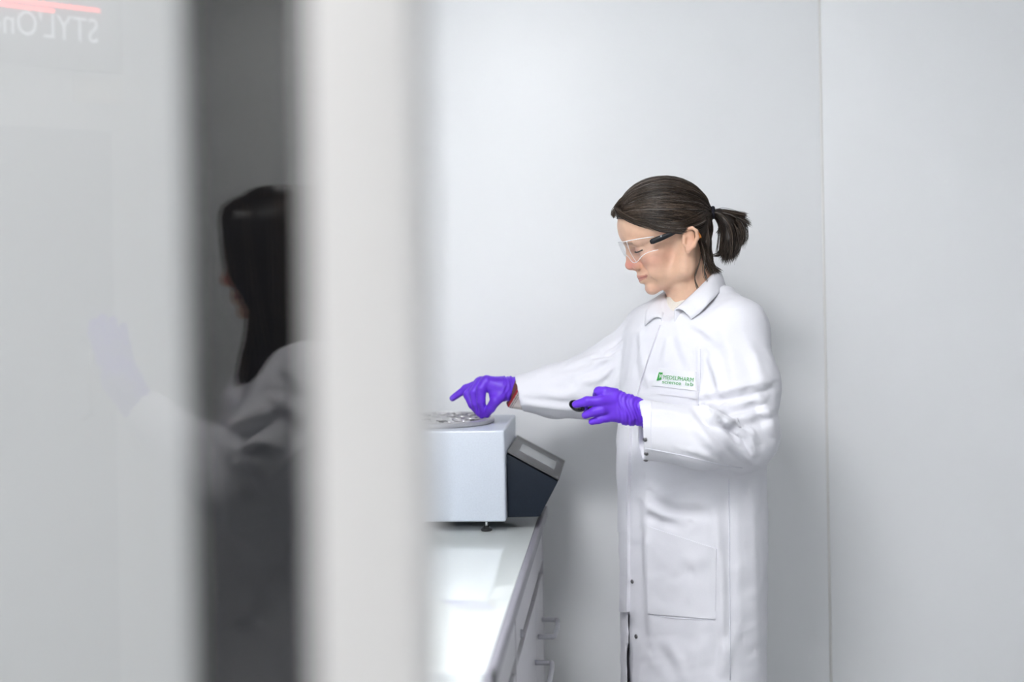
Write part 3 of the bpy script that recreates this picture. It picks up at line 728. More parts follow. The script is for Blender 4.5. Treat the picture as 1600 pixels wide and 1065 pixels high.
# ponytail with its elastic
pony, _, _ = quick('ponytail', [(H1.c((1114, 333, 0), (1124, 337, 0), .0075, .011), .006), (H1.c((1124, 337, 0), (1137, 350, 0), .011, .017), .008),
        (H1.c((1137, 350, 0), (1140, 378, 0), .017, .019), .008), (H1.c((1140, 378, 0), (1137, 398, 0), .018, .010), .008),
        (H1.c((1130, 340, 0), (1155, 349, 0), .009, .007), .008)], .0028, 'hair_strands', woman, colfn=lambda V: np.tile([.012, .008, .006], (len(V), 1)))
tag(pony, 'short dark brown ponytail'); pb = []
for m, pts, sp in ((170, [(1113, 333), (1128, 333), (1150, 341), (1172, 352)], (.0025, .006, .0035)), (170, [(1113, 332), (1130, 331), (1152, 336), (1166, 338)], (.0025, .006, .0025)),
                   (240, [(1113, 334), (1132, 335), (1152, 346), (1160, 366), (1156, 388)], (.004, .010, .003)), (300, [(1113, 334), (1130, 338), (1145, 356), (1149, 382), (1142, 408)], (.005, .011, .003)),
                   (320, [(1113, 334), (1126, 340), (1136, 360), (1137, 388), (1132, 411)], (.005, .011, .003)), (240, [(1113, 335), (1122, 342), (1129, 358), (1128, 382), (1126, 402)], (.004, .009, .003)),
                   (60, [(1113, 335), (1121, 343), (1126, 355), (1121, 365)], (.002, .006, .002)), (14, [(1126, 360), (1127, 385), (1122, 398), (1110, 401)], (.003, .004, .001)),
                   (60, [(1113, 333), (1135, 337), (1156, 347), (1166, 357)], (.003, .005, .003))):
    b_ = bundle([H1(x, y) for x, y in pts], m, sp, 16, 1.0); ln = 0.86 + 0.2 * r1.random(m)
    idx = np.linspace(0, 1, 16)[None] * np.minimum(ln, 1)[:, None] * 15; lo = np.minimum(idx.astype(int), 14); fr = (idx - lo)[..., None]
    b_ = np.take_along_axis(b_, lo[..., None].repeat(3, 2), 1) * (1 - fr) + np.take_along_axis(b_, (lo + 1)[..., None].repeat(3, 2), 1) * fr
    b_[:, :3, 1] = H1.o[1] + (b_[:, :3, 1] - H1.o[1]) * np.array([.6, .8, 1.])[None]
    pb.append(b_)
pb = np.concatenate(pb); strands('ponytail_strands', pb, 0.0004 + .0003 * r1.random(len(pb)), hair_cols(len(pb), r1, .02) * .8, pony)
pony.children[-1]['kind'] = 'stuff'
V_ = []
tie_p = to_world(np.array([H1(1113.5 + 0.8 * math.cos(2 * a_), 333.3 - 7.2 * math.cos(a_), .0095 * math.sin(a_)) for a_ in np.linspace(0, 2 * math.pi, 28, endpoint=False)]))
tube('hair_tie', tie_p, .0042, 'tie_navy', woman, 10, closed=True)

# sweater, coat
quick('sweater', [(loft([(zr(478), P(1066, 478, DT)[0], .34), (zr(500), P(1070, 500, DT)[0], .66), (zr(540), tx, .84), (zr(700), tx, .88), (zr(830), tx, .86)], DT, .178, .118, TH, 2.2), .01),
                  (rcone(P(1081, 474, 2.83), P(1080, 505, DT), .052, .07, (1, 1.08, 1)), .015)], .006, 'sweater_cream', woman)
quick('trousers', leg_prims(tx, DT, TH, .006, .80), .010, 'trouser_dark', woman, smooth=1)
shoes(tx, DT, TH, woman, to_world, False)
rows = [(455, 1090, .42), (472, 1088, .62), (492, 1084, .80), (520, 1081, .90), (560, 1079, .93), (620, 1078, .96), (700, 1078, .985), (760, 1078, .985), (800, 1079, .985), (900, 1081, .965), (1000, 1081, .955), (1065, 1081, .955), (1180, 1081, .955)]
rows = [(P(1081, y, DT)[2], P(x, y, DT)[0], k) for y, x, k in rows]
lo = np.array([-0.03, 2.50, .46]); hi = np.array([0.58, 3.12, 1.44]); hh = .0036
cf = Field(axis(lo[0], hi[0], hh), axis(lo[1], hi[1], hh), axis(lo[2], hi[2], hh))
cf.add(loft(rows, DT, .182, .122, TH, 2.2), .01)
cf.add(rcone(P(1100, 470, DT), P(1152, 510, DT - .125), .038, .056), .035)
cf.add(rcone(P(1075, 478, DT), P(1018, 515, DT + .12), .034, .050), .03)
SL = [(P(1150, 522, DT - .125), .060), (P(1163, 600, DT - .155), .064), (P(1158, 678, DT - .175), .066), (P(1095, 684, DT - .222), .054), (P(1004, 671, DT - .213), .056)]
for (a, ra), (b, rb) in zip(SL[:-1], SL[1:]): cf.add(rcone(a, b, ra, rb), .022)
FL = [(P(1018, 525, DT + .115), .058), (P(965, 582, DT + .14), .068), (P(925, 603, DT + .152), .066), (P(870, 611, DT + .155), .052), (P(806, 613.5, DT + .148), .037)]
for (a, ra), (b, rb) in zip(FL[:-1], FL[1:]): cf.add(rcone(a, b, ra, rb), .025)
# openings: sleeves, neck, front vent
def halfspace(p, nrm, lo, hi):
    p = np.asarray(p, float); nrm = np.asarray(nrm, float) / np.linalg.norm(nrm)
    return (lambda X, Y, Z: nrm[0] * (X - p[0]) + nrm[1] * (Y - p[1]) + nrm[2] * (Z - p[2])), np.asarray(lo), np.asarray(hi)
e = P(1000, 671, DT - .215); cf.cut(halfspace(e, (1, 0, .05), e - [.09, .075, .09], e + [-.001, .075, .09]), .002)
cf.cut(rcone(P(985, 671, DT - .213), P(1024, 672, DT - .217), .051, .047), .003)
e = P(808.5, 611, DT + .147); cf.cut(halfspace(e, (1, 0, .22), e - [.08, .08, .08], e + [.03, .08, .08]), .002)
cf.cut(rcone(P(790, 612, DT + .147), P(828, 613, DT + .148), .0302, .0300), .003)
cf.cut(rcone(P(1078, 430, 2.82), P(1086, 474, 2.83), .056, .052, (1, 1.08, 1)), .006)
cf.cut(rcone(P(1050, 460, 2.79), P(1030, 520, 2.715), .030, .003), .006)       # open neckline
cf.cut(rcone(P(984, 962, 2.83), P(986, 1230, 2.83), .004, .020, (.42, 12, 1)), .002)
V, Q = cf.mesh(1)
# cloth folds of the coat (picture polyline, width px, height m)
near_arm = lambda V: np.clip((DT - .10 - V[:, 1]) / .03, 0, 1)
far_arm = lambda V: np.clip((V[:, 1] - DT - .03) / .03, 0, 1) * (pix(V)[0] < 985)
torso = lambda V: np.clip((V[:, 1] - (DT - .20)) / .02, 0, 1) * (pix(V)[0] > 965)
FOLDS = [
    ([1092, 1112, 1140], [632, 652, 662], 6, .009, near_arm), ([1098, 1130, 1165, 1200], [622, 612, 603, 596], 7, .0065, near_arm),
    ([1115, 1148, 1170, 1180], [646, 662, 682, 706], 6, .0075, near_arm), ([1105, 1135, 1160, 1178], [650, 684, 706, 722], 8, .005, near_arm),
    ([1088, 1110, 1135], [664, 690, 712], 8, .004, near_arm), ([1120, 1155, 1190], [640, 632, 622], 7, .005, near_arm),
    ([1140, 1172, 1204], [655, 650, 642], 7, .005, near_arm), ([1130, 1142, 1150], [520, 560, 600], 9, .003, near_arm),
    ([1165, 1180, 1192], [530, 560, 600], 9, .003, near_arm), ([1012, 1050, 1090], [640, 646, 652], 7, .0025, near_arm),
    ([1110, 1122, 1128], [560, 590, 618], 7, .004, near_arm), ([1180, 1196, 1208], [610, 640, 672], 8, .004, near_arm),
    ([975, 955, 925], [545, 562, 566], 5, .005, far_arm), ([968, 940, 905], [566, 590, 598], 7, .0045, far_arm),
    ([972, 952, 935], [590, 612, 634], 7, .0045, far_arm), ([930, 900, 868], [570, 584, 588], 6, .003, far_arm),
    ([960, 930, 890], [556, 556, 570], 5, .003, far_arm), ([905, 880, 850], [612, 620, 618], 8, .003, far_arm), ([905, 860, 815], [640, 634, 630], 5, .003, far_arm),
    ([1000, 1006, 1012], [520, 560, 600], 6, .003, torso), ([1060, 1064, 1070, 1078], [510, 530, 550, 570], 8, .002, torso),
    ([1092, 1094, 1096], [545, 585, 640], 5, .004, torso), ([1013, 1035, 1066], [790, 803, 811], 8, .005, torso),
    ([1030, 1060, 1110], [770, 782, 780], 12, .004, torso), ([1010, 1012, 1018], [760, 860, 1000], 8, .003, torso),
    ([1040, 1060, 1075], [1000, 1030, 1065], 10, .002, torso), ([1150, 1158, 1162], [760, 860, 980], 12, .004, torso),
    ([1172, 1178, 1180], [780, 880, 1000], 9, .003, torso), ([1070, 1085, 1100], [870, 880, 876], 9, .0015, torso), ([1090, 1080, 1070], [880, 920, 950], 9, .0015, torso),
    ([1120, 1128, 1130], [800, 900, 1050], 7, .0025, torso), ([1100, 1090, 1085], [985, 1020, 1060], 12, .002, torso), ([1150, 1138, 1128], [985, 1015, 1060], 10, .002, torso),
    ([1100, 1116, 1128], [628, 642, 648], 3.5, .005, near_arm), ([1128, 1146, 1158], [656, 672, 690], 3.5, .004, near_arm), ([1135, 1165, 1195], [620, 614, 606], 4, .003, near_arm),
    ([1150, 1172, 1186], [662, 672, 690], 4, .0035, near_arm), ([1060, 1090, 1120], [700, 706, 718], 5, .002, near_arm), ([978, 962, 948], [530, 545, 552], 3.5, .004, far_arm), ([970, 955, 940], [575, 596, 606], 4, .003, far_arm),
    ([1080, 1100, 1122], [505, 515, 535], 6, .002, torso), ([1045, 1040, 1036], [530, 550, 572], 6, .002, torso),
]
N = normals(V, Q)
V = V + N * (0.0022 * vnoise(V, 55, 5) + 0.0012 * vnoise(V, 130, 6))[:, None]
for px, py, w, amp, nf in FOLDS: V = fold(V, normals(V, Q), px, py, w, amp * 1.6, nf)
V = relax(V, Q, .35)
coat = mesh_np('lab_coat', to_world(V), Q, 'coat_cotton', woman)
tag(coat, 'white cotton lab coat with snap fasteners')
COAT = BVHTree.FromPolygons([tuple(v) for v in V], Q.tolist())
O_ = np.array([0, 0, HC])
def on(px, py, off=0.0, bvh=None):
    d = P(px, py, 1.0) - O_; d /= np.linalg.norm(d)
    hit, nr, _, dist = (bvh or COAT).ray_cast(Vector(O_), Vector(d), 6.0)
    if hit is None: return P(px, py, DT)
    nr = np.array(nr)
    if nr @ d > 0: nr = -nr
    return np.array(hit) + nr * off
def applique(name, quad, material, parent, off=.002, n=14, m=14, label=None):
    """thin sewn-on cloth piece following the coat: quad of picture corners tl,tr,br,bl"""
    tl, tr, br, bl = [np.array(q, float) for q in quad]; S = []; B = []
    for j in range(m + 1):
        for i in range(n + 1):
            s, t = i / n, j / m; q = (tl * (1 - s) + tr * s) * (1 - t) + (bl * (1 - s) + br * s) * t
            S.append(on(q[0], q[1], off)); B.append(on(q[0], q[1], -.002))
    S = np.array(S); B = np.array(B); g = lambda i, j: j * (n + 1) + i; Fc = []; K = len(S)
    for j in range(m):
        for i in range(n): Fc.append((g(i, j), g(i, j + 1), g(i + 1, j + 1), g(i + 1, j)))
    rim = [g(i, 0) for i in range(n)] + [g(n, j) for j in range(m)] + [g(i, m) for i in range(n, 0, -1)] + [g(0, j) for j in range(m, 0, -1)]
    for a, b in zip(rim, rim[1:] + rim[:1]): Fc.append((a, b, b + K, a + K))
    o = mesh_np(name, to_world(np.vstack([S, B])), Fc, material, parent)
    o.data.set_sharp_from_angle(angle=math.radians(50))
    if label: tag(o, label)
    return o
def seam(name, pts, parent, w=.0011, material='coat_thread', off=.0002, n=30):
    pp = spline([(x, y, 0) for x, y in pts], n); tube(name, to_world(np.array([on(x, y, off) for x, y, _ in pp])), w, material, parent, 6)
# front placket along the opening, in three runs
run = [(1033, 508), (1011, 570), (997, 620), (988, 668), (985, 758), (984.5, 830), (985, 900), (983.5, 955)]
for (a, b) in zip(run[:-1], run[1:]):
    wd = (15 if a[1] < 800 else 12) if a[1] > 640 else 17
    if 590 < a[1] < 668: continue
    applique('front_placket', [(a[0] - wd, a[1] - 2), a, (b[0] + 0.05, b[1] + 0.3), (b[0] - wd + (1 if b[1] > 900 else 0), b[1])], 'coat_cotton', coat, .0065 if a[1] > 640 else .004, 6, 12)
applique('hip_pocket', [(1013, 822), (1120, 857), (1118, 967), (1014, 958)], 'coat_cotton', coat, .0022, 22, 22)
seam('pocket_stitching', [(1014, 833), (1050, 846), (1085, 858), (1119, 869)], coat, .0009)
seam('pocket_stitching', [(1014, 959), (1050, 965), (1085, 967), (1118, 967.5)], coat, .0009)
applique('chest_pocket', [(1027, 603), (1091, 611.5), (1090.5, 623), (1025, 615)], 'coat_cotton', coat, .0016, 12, 6)
seam('side_seam', [(1139, 748), (1139.5, 830), (1140, 930), (1141, 1062)], coat, .0012)
seam('shoulder_seam', [(1094, 545), (1094, 580), (1093, 612), (1091, 634)], coat, .0011)
seam('sleeve_seam', [(1008, 700), (1040, 706), (1074, 713), (1120, 724), (1160, 731)], coat, .0009)
seam('cuff_stitching', [(1018, 628), (1017, 650), (1017, 680), (1018, 705)], coat, .0007)
patch = applique('name_patch', [(1031, 575), (1089, 581), (1088.5, 610.5), (1020, 602)], 'patch_white', coat, .0030, 16, 10, 'white name patch with green lettering')
def sd_map(x, y, off=.0042):          # picture point -> just above the patch
    return on(x, y, off)
def word_on(body, p0, p1, height, name):
    """word from baseline point p0 to p1 (picture), cap height in px"""
    Vt, T = text_mesh(body); wd = Vt[:, 0].max(); hx = text_mesh('H')[0][:, 1].max()
    d = np.array(p1, float) - np.array(p0, float); up = np.array([0.10, -1.0])
    pts = [np.array(p0) + d * (v[0] / wd) + up * (v[1] / hx * height) for v in Vt]
    mesh_np(name, to_world(np.array([sd_map(*p) for p in pts])), T, 'logo_green', patch, smooth=False)
word_on('MEDELPHARM', (1038.6, 591.6), (1083.0, 596.4), 6.2, 'lettering')
word_on('science  lab', (1036.6, 598.6), (1083.0, 603.0), 5.4, 'lettering')
flag = [(1032.0, 581.2), (1038.2, 582.0), (1035.4, 592.6), (1028.0, 594.6)]
mesh_np('emblem', to_world(np.array([sd_map(*p) for p in flag])), [(0, 3, 2, 1)], 'logo_green', patch, smooth=False)
em = [[(1032.6, 590.6), (1033.5, 584.2), (1034.3, 584.2), (1033.4, 590.6)], [(1033.6, 584.2), (1034.4, 584.2), (1034.6, 588.0), (1034.2, 588.6)], [(1034.2, 588.2), (1036.0, 584.4), (1036.6, 584.4), (1034.7, 588.8)], [(1035.0, 590.2), (1035.9, 584.4), (1036.7, 584.4), (1035.8, 590.2)]]
for q in em: mesh_np('emblem_letter', to_world(np.array([sd_map(*p, off=.0046) for p in q])), [(0, 1, 2, 3)], 'patch_white', patch, smooth=False)
def snap(px, py, r=.0042):
    c = on(px, py, .0005); c2 = on(px, py, .0035); n_ = (c2 - c) / np.linalg.norm(c2 - c)
    a = np.cross(n_, [0, 0, 1]); a /= np.linalg.norm(a); b = np.cross(n_, a); V_ = []; Fc = []
    prof = [(1.0, 0), (1.0, .5), (.75, .9), (.5, .6), (.3, .9), (.01, 1.0)]; S_ = 14
    for rr, hh_ in prof:
        for i in range(S_):
            t_ = 2 * math.pi * i / S_; V_.append(c + r * rr * (a * math.cos(t_) + b * math.sin(t_)) + n_ * hh_ * .0028)
    for k in range(len(prof) - 1):
        for i in range(S_): j = (i + 1) % S_; Fc.append((k * S_ + i, k * S_ + j, (k + 1) * S_ + j, (k + 1) * S_ + i))
    mesh_np('snap_fastener', to_world(np.array(V_)), Fc, 'snap_metal', coat)
for q in ((988.5, 908), (994.5, 994), (1008, 686), (1010, 708), (1009, 718)): snap(*q)
# collar: folded band round the neck
inn = spline([P(1054, 489, 2.738), P(1070, 475, 2.745), P(1088, 459, 2.752), P(1113, 434, 2.785), P(1121, 426, 2.83), P(1108, 432, 2.875), P(1078, 445, 2.895), P(1052, 458, 2.88), P(1045, 468, 2.845), P(1034, 502, 2.765)], 60)
top = inn + np.array([0, 0, .006])
out = spline([on(1081, 500, .004), on(1095, 492, .006), on(1112, 477, .008), P(1126, 456, 2.755), P(1134, 450, 2.83), P(1122, 455, 2.915), P(1080, 468, 2.955), P(1022, 478, 2.92), on(1012, 489, .004), on(1010, 510, .004)], 60)
L_ = []
for t_ in np.linspace(0, 1, 9):
    L_.append(top * (1 - t_) + out * t_ + np.array([0, 0, .010]) * math.sin(math.pi * t_) * (1 - .3 * t_))
inner = inn - np.array([0, 0, .030]); G = np.array([inner, inn * .5 + inner * .5, inn] + L_); r_, c_ = G.shape[:2]
Vg = G.reshape(-1, 3); Qg = np.array([(i * c_ + j, i * c_ + j + 1, (i + 1) * c_ + j + 1, (i + 1) * c_ + j) for i in range(r_ - 1) for j in range(c_ - 1)])
col = mesh_np('collar', to_world(Vg), Qg, 'coat_cotton', coat)
md = col.modifiers.new('thickness', 'SOLIDIFY'); md.thickness = .0028; md.offset = 0

# gloves
def glove(name, prims, cuts, label, post):
    o, V_, Q_ = quick(name, prims, .0015, 'glove_nitrile', woman, cuts=cuts, smooth=2, post=post); tag(o, label); return o
def chain(pts, radii, k, D=None):
    return [(rcone(a, b, ra, rb), k) for a, b, ra, rb in zip(pts[:-1], pts[1:], radii[:-1], radii[1:])]
R = lambda x, y, d: P(x, y, 3.0 + d)
rg = []
rg += chain([R(820, 607, -.010), R(800, 606, -.010), R(786, 606, -.012)], [.0225, .0225, .023], .008)
rg += [(rcone(R(786, 606, -.016), R(762, 599, -.018), .022, .017), .010), (rcone(R(786, 604, .008), R(752, 599, .016), .021, .016), .010), (rcone(R(788, 613, -.016), R(774, 619, -.026), .017, .013), .010)]
rg += chain([R(760, 595, -.022), R(752, 607, -.028), R(751.5, 626, -.026), R(754.5, 640, -.018), R(753, 648.5, -.012)], [.0122, .0110, .0095, .0086, .0070], .0025)
rg += chain([R(752, 597, -.004), R(741, 612, -.008), R(743.5, 631, -.010), R(749, 646, -.006)], [.0122, .0105, .0090, .0070], .0018)
rg += chain([R(748, 599, .014), R(731, 616, .012), R(738, 632, .004), R(747, 644, .002)], [.0115, .0100, .0086, .0068], .0018)
rg += chain([R(748, 600, .030), R(728, 607, .036), R(707, 622, .038)], [.0108, .0086, .0068], .005)
rg += chain([R(782, 617, -.028), R(774, 626, -.036), R(767, 637, -.028), R(760.5, 647, -.017)], [.0140, .0112, .0096, .0074], .003)
def wr(center, dirv, lo, hi, amp, seed):
    dirv = np.array(dirv, float) / np.linalg.norm(dirv)
    def g(V_, N_):
        t = (V_ - center) @ dirv; m = np.clip((t - lo) / .006, 0, 1) * np.clip((hi - t) / .006, 0, 1)
        s = np.sin(t * 900 + 5 * np.sin((V_ @ np.array([40, 70, 90.])) + seed)) * .6 + np.sin(t * 420 + 3 * vnoise(V_, 90, seed)) * .8
        return V_ + N_ * (amp * m * s + .0004 * vnoise(V_, 240, seed + 1))[:, None]
    return g
glove('glove', rg, [], 'purple nitrile glove touching the round tray', wr(R(770, 604, 0), (1, 0, 0), .018, .060, .0011, 2))
Lh = lambda x, y, d=0.0: P(x, y, 2.625 + d)
lg = []
lg += [(rcone(Lh(1024, 650), Lh(985, 641), .0225, .0250, (1, .75, 1)), .01), (rcone(Lh(985, 640), Lh(957, 628), .0255, .0250, (1, .62, 1)), .012), (rcone(Lh(978, 646), Lh(956, 646), .016, .014), .012)]
lg += chain([Lh(962, 617, .002), Lh(946, 613, .0), Lh(936, 612, .006), Lh(934, 617, .022), Lh(938, 624, .032)], [.0120, .0105, .0092, .0086, .0080], .005)
lg += chain([Lh(958, 625, -.004), Lh(938, 626, -.012), Lh(917, 626.5, -.012), Lh(899.5, 631.5, -.004)], [.0125, .0100, .0088, .0070], .003)
lg += chain([Lh(960, 637, -.002), Lh(942, 639, -.010), Lh(928, 643, -.010), Lh(914.5, 648.5, -.004)], [.0115, .0097, .0086, .0070], .003)
lg += chain([Lh(964, 648, .0), Lh(948, 652, -.004), Lh(936, 655, -.004), Lh(924.5, 658.5, .0)], [.0110, .0088, .0078, .0064], .003)
lg += chain([Lh(975, 632, .022), Lh(950, 630, .034), Lh(932, 634, .030), Lh(916, 638, .016)], [.0135, .0115, .0100, .0080], .006)
glove('glove', lg, [], 'purple nitrile glove holding a small black scoop', wr(Lh(960, 640), (1, 0, 0), .004, .05, .0009, 9))
tube('glove_cuff', to_world(np.array([Lh(1004.5 + .6 * math.sin(3 * a_), 646.5 - 20.8 * math.cos(a_), .0185 * math.sin(a_)) for a_ in np.linspace(0, 2 * math.pi, 40, endpoint=False)])), .0014, 'glove_nitrile', woman, 8, closed=True)
# striped shirt cuff at the far wrist
def stripes(V_):
    x_, y_ = pix(V_); q = x_ - (806 - 0.6 * np.maximum(0, y_ - 608)); c_ = np.tile([.55, .50, .48], (len(V_), 1))
    c_[q < 2] = (.10, .03, .03); c_[(q >= 2) & (q < 6)] = (.30, .010, .018); c_[(q > 7.5) & (q < 9)] = (.09, .08, .09); c_[(q > 11) & (q < 12)] = (.14, .08, .09); return c_
sh, _, _ = quick('shirt_cuff', [(rcone(R(807, 609, -.01), R(830, 612, -.01), .0285, .0280), .004), (rcone(R(799, 630, -.012), R(818, 630, -.012), .010, .014), .010)], .0014, 'shirt_stripe', woman,
      cuts=[(rcone(R(780, 607, -.01), R(808, 607.5, -.01), .0265, .0255), .002)], colfn=stripes)
tag(sh, 'dark red striped shirt cuff')

# ------------------------------------------------------------------ clear goggles
gl = thing('safety_glasses', 'clear wraparound safety glasses with black side arms, worn by the ponytailed woman', 'glasses', tuple(to_world(H1(990, 388))))
rowsn = 9; cols_ = 61; Vl = []
for j in range(rowsn):
    t = j / (rowsn - 1)
    for i in range(cols_):
        s = -1 + 2 * i / (cols_ - 1); a = abs(s)
        # depth profile of the wrap: flat front, turned-back sides
        lat = .0685 * math.sin(min(a, 1) * 1.35) / math.sin(1.35)
        back = 72 * max(0, a - .35) ** 1.6 * 1.35
        ytop = 377.0 - max(0, a - .5) * 14; ybot = 398 + 13 * math.exp(-((a - .45) / .22) ** 2) - max(0, a - .5) * 34
        ybot = 396.0 + 13.5 * math.exp(-((a - .5) / .24) ** 2) - 16 * max(0, a - .62)
        x = 967 + back + t * (6 + 10 * math.exp(-((a - .45) / .3) ** 2)) - 2.2 * math.sin(math.pi * t)
        Vl.append(H1(x, ytop * (1 - t) + ybot * t, lat * (1 if s > 0 else -1)))
Vl = np.array(Vl); Ql = np.array([(j * cols_ + i, j * cols_ + i + 1, (j + 1) * cols_ + i + 1, (j + 1) * cols_ + i) for j in range(rowsn - 1) for i in range(cols_ - 1)])
ln = mesh_np('lens', to_world(Vl), Ql, 'lens_clear', gl)
tube('lens_rim', to_world(Vl[:cols_]), .0009, 'lens_edge', gl, 6)
tube('lens_rim', to_world(Vl[-cols_:]), .0006, 'lens_edge', gl, 6)
for i_ in (int(30 - 30 * .56), int(30 + 30 * .56)):
    tube('lens_crease', to_world(Vl.reshape(rowsn, cols_, 3)[:, i_]), .0005, 'lens_edge', gl, 6)
for sd in (-1, 1):
    ap = [H1(1010, 378.5, sd * .0705), H1(1022, 374, sd * .0735), H1(1036, 368.5, sd * .0760), H1(1048, 364.0, sd * .0775), H1(1060, 360, sd * .080)]
    pth = spline(ap, 30); rr = np.interp(np.linspace(0, 1, 30), [0, .06, .3, .62, .75, 1], [.0035, .0056, .0058, .0044, .0030, .0024])
    Vt, Qt = tube_arrays(pth, rr, 12); cen = np.repeat(np.vstack([pth]), 12, 0); Vt[:, 1] = cen[:, 1] + (Vt[:, 1] - cen[:, 1]) * .5
    ta = mesh_np('temple_arm', to_world(Vt), Qt, 'temple_black', gl)
    tube('temple_inlay', to_world(spline([H1(1043.5, 364.0, sd * .0795), H1(1050, 361.5, sd * .0800)], 6)), .0013, 'orange_plastic', ta, 8)
    tube('temple_tip', to_world(spline([H1(1078, 360, sd * .074), H1(1084, 369, sd * .073), H1(1085.5, 373, sd * .072)], 8)), .0034, 'orange_plastic', ta, 8)
Vv, Tv = text_mesh('V'); Vv /= Vv[:, 1].max()
mesh_np('temple_mark', to_world(np.array([H1(1024.5 + v[0] * 3.6, 371.5 - v[1] * 3.6 - v[0] * 1.2, -.0775) for v in Vv])), Tv, 'print_pale', gl, smooth=False)
# ------------------------------------------------------------------ small black scoop
sc = thing('weighing_scoop', 'small glossy black scoop held between gloved fingertips', 'scoop', tuple(to_world(Lh(900, 636, .02))))
cc_ = Lh(901, 633.5, .014); a1 = np.array([.80, 0, -.60]); a2 = np.array([-.25, -.80, .50]); a2 /= np.linalg.norm(a2); a1 = a1 - a2 * (a1 @ a2); a1 /= np.linalg.norm(a1); a3 = np.cross(a1, a2)
Vb = []; nb = 28; mb = 8
for sgn, off in ((1, 0), (1, .0016)):
    for j in range(mb + 1):
        ph = j / mb * math.pi / 2
        for i in range(nb):
            t = 2 * math.pi * i / nb
            Vb.append(cc_ + (.0155 - off) * math.cos(ph) * (a1 * math.cos(t) * 1.08 + a3 * math.sin(t) * .66) - a2 * (.012 - off) * math.sin(ph))
Fb = []
for l in (0, 1):
    o0 = l * (mb + 1) * nb
    for j in range(mb):
        for i in range(nb):
            k_ = (i + 1) % nb; q = (o0 + j * nb + i, o0 + j * nb + k_, o0 + (j + 1) * nb + k_, o0 + (j + 1) * nb + i); Fb.append(q if l == 0 else q[::-1])
for i in range(nb): k_ = (i + 1) % nb; Fb.append((i, (mb + 1) * nb + i, (mb + 1) * nb + k_, k_))
mesh_np('scoop_bowl', to_world(np.array(Vb)), Fb, 'dish_black', sc)
tube('scoop_handle', to_world(spline([Lh(910, 638, .014), Lh(922, 638, .012), Lh(936, 637, .016), Lh(952, 638, .020)], 20)), np.linspace(.0036, .0046, 20), 'dish_black', sc, 10)
# ================================================================== IN THE CORRIDOR, SEEN MIRRORED IN THE GLASS
def mirror(V):
    W = to_world(np.asarray(V, float)); W[..., 1] = 2 * (YG + .004) - W[..., 1]; return W
D2 = 2.48; TH2 = math.radians(25)
t2x = P(452, 800, D2)[0]
ft2 = mirror(P(452, 1065, D2)); ft2[2] = 0
w2 = thing('person', 'woman with long straight dark hair and a lab coat, mirrored in the dark glass strip', 'person', tuple(ft2))
H2 = Head(P(430, 373, D2), 1.0, math.radians(13))
q0, q1 = P(325, 300, D2)[0], P(530, 300, D2)[0]
f = Field(axis(-0.95, -0.1, .014, (q0, q1, .0026)), axis(2.05, 2.80, .014, (2.38, 2.58, .0026)), axis(-0.03, 1.66, .014, (1.35, 1.62, .0026)))
build_head(f, H2)
f.add(rcone(H2(1076, 392), P(455, 560, D2 + .02), .047, .05), .02)
z2 = lambda py: P(452, py, D2)[2]
f.add(loft([(z2(580), t2x, .55), (z2(620), t2x, .78), (z2(740), t2x, .8), (z2(860), t2x, .72), (.90, t2x, .84), (.78, t2x, .8)], D2 + .02, .18, .118, TH2), .03)
A2 = [P(470, 600, D2 - .12), P(385, 758, D2 - .16), P(230, 640, D2 - .10)]
f.add(rcone(A2[0], A2[1], .042, .036), .02); f.add(rcone(A2[1], A2[2], .035, .024), .02)
for p, k in leg_prims(t2x, D2 + .02, TH2, 0.0): f.add(p, k)
for sd in (-1, 1):
    lx, ly = math.sin(TH2) * sd * .08, -math.cos(TH2) * sd * .08
    f.add(rcone((t2x + lx, D2 + .02 + ly, .06), (t2x + lx - .09 * math.cos(TH2), D2 + .02 + ly - .09 * math.sin(TH2), .032), .03, .024), .02)
V, Q = f.mesh(1)
mesh_np('body', mirror(V), Q[:, ::-1], 'skin', w2, col=skin_colour(V, H2))
G2 = lambda x, y, d=0.0: P(x, y, D2 + d)
hp = [(ell(G2(436, 369), (.098, .082, .089)), .02), (rcone(G2(376, 352, -.045), G2(388, 440, -.052), .036, .027), .02), (rcone(G2(392, 440, -.052), G2(402, 525, -.055), .026, .016), .02),
      (rcone(G2(430, 360, -.045), G2(425, 560, -.055), .05, .030), .02), (rcone(G2(470, 360, -.02), G2(462, 545, -.04), .07, .045), .03), (rcone(G2(470, 360, .03), G2(470, 540, .03), .06, .045), .03),
      (rcone(G2(395, 520, -.055), G2(385, 592, -.070), .016, .008), .012), (rcone(G2(425, 555, -.055), G2(400, 590, -.072), .026, .010), .012)]
hp.append((rcone(G2(385, 345, .03), G2(395, 440, .04), .030, .02), .02))
EY = [290, 302, 312, 322, 332, 400, 422, 440, 460, 480, 500, 520, 560, 610]; EX = [395, 380, 358, 346, 341, 340, 345, 358, 372, 382, 389, 384, 371, 362]
def face_side(X, Y, Z):
    u_, v_ = X / Y, (Z - HC) / Y; x_ = 800 + F * (u_ * cR - v_ * sR); y_ = YPP - F * (u_ * sR + v_ * cR)
    return (x_ - np.interp(y_.ravel(), EY, EX).reshape(y_.shape)) * (D2 / F)
facecut = (face_side, G2(320, 620) - [0, .12, 0], G2(400, 290) + [0, .12, 0])
def hgroove(V_, N_): x_, y_ = pix(V_); return V_ + N_ * (.0012 * np.sin(x_ * 1.1 + 3 * np.sin(y_ * .02)) + .0008 * np.sin(x_ * .47))[:, None]
hair2, Vh, Qh = quick('hair', hp, .0045, 'hair_strands', w2, cuts=[(facecut, .004)], xf=mirror, flip=True, post=hgroove, colfn=lambda V_: np.tile([.009, .006, .004], (len(V_), 1)))
tag(hair2, 'long straight dark brown hair hiding the cheek')
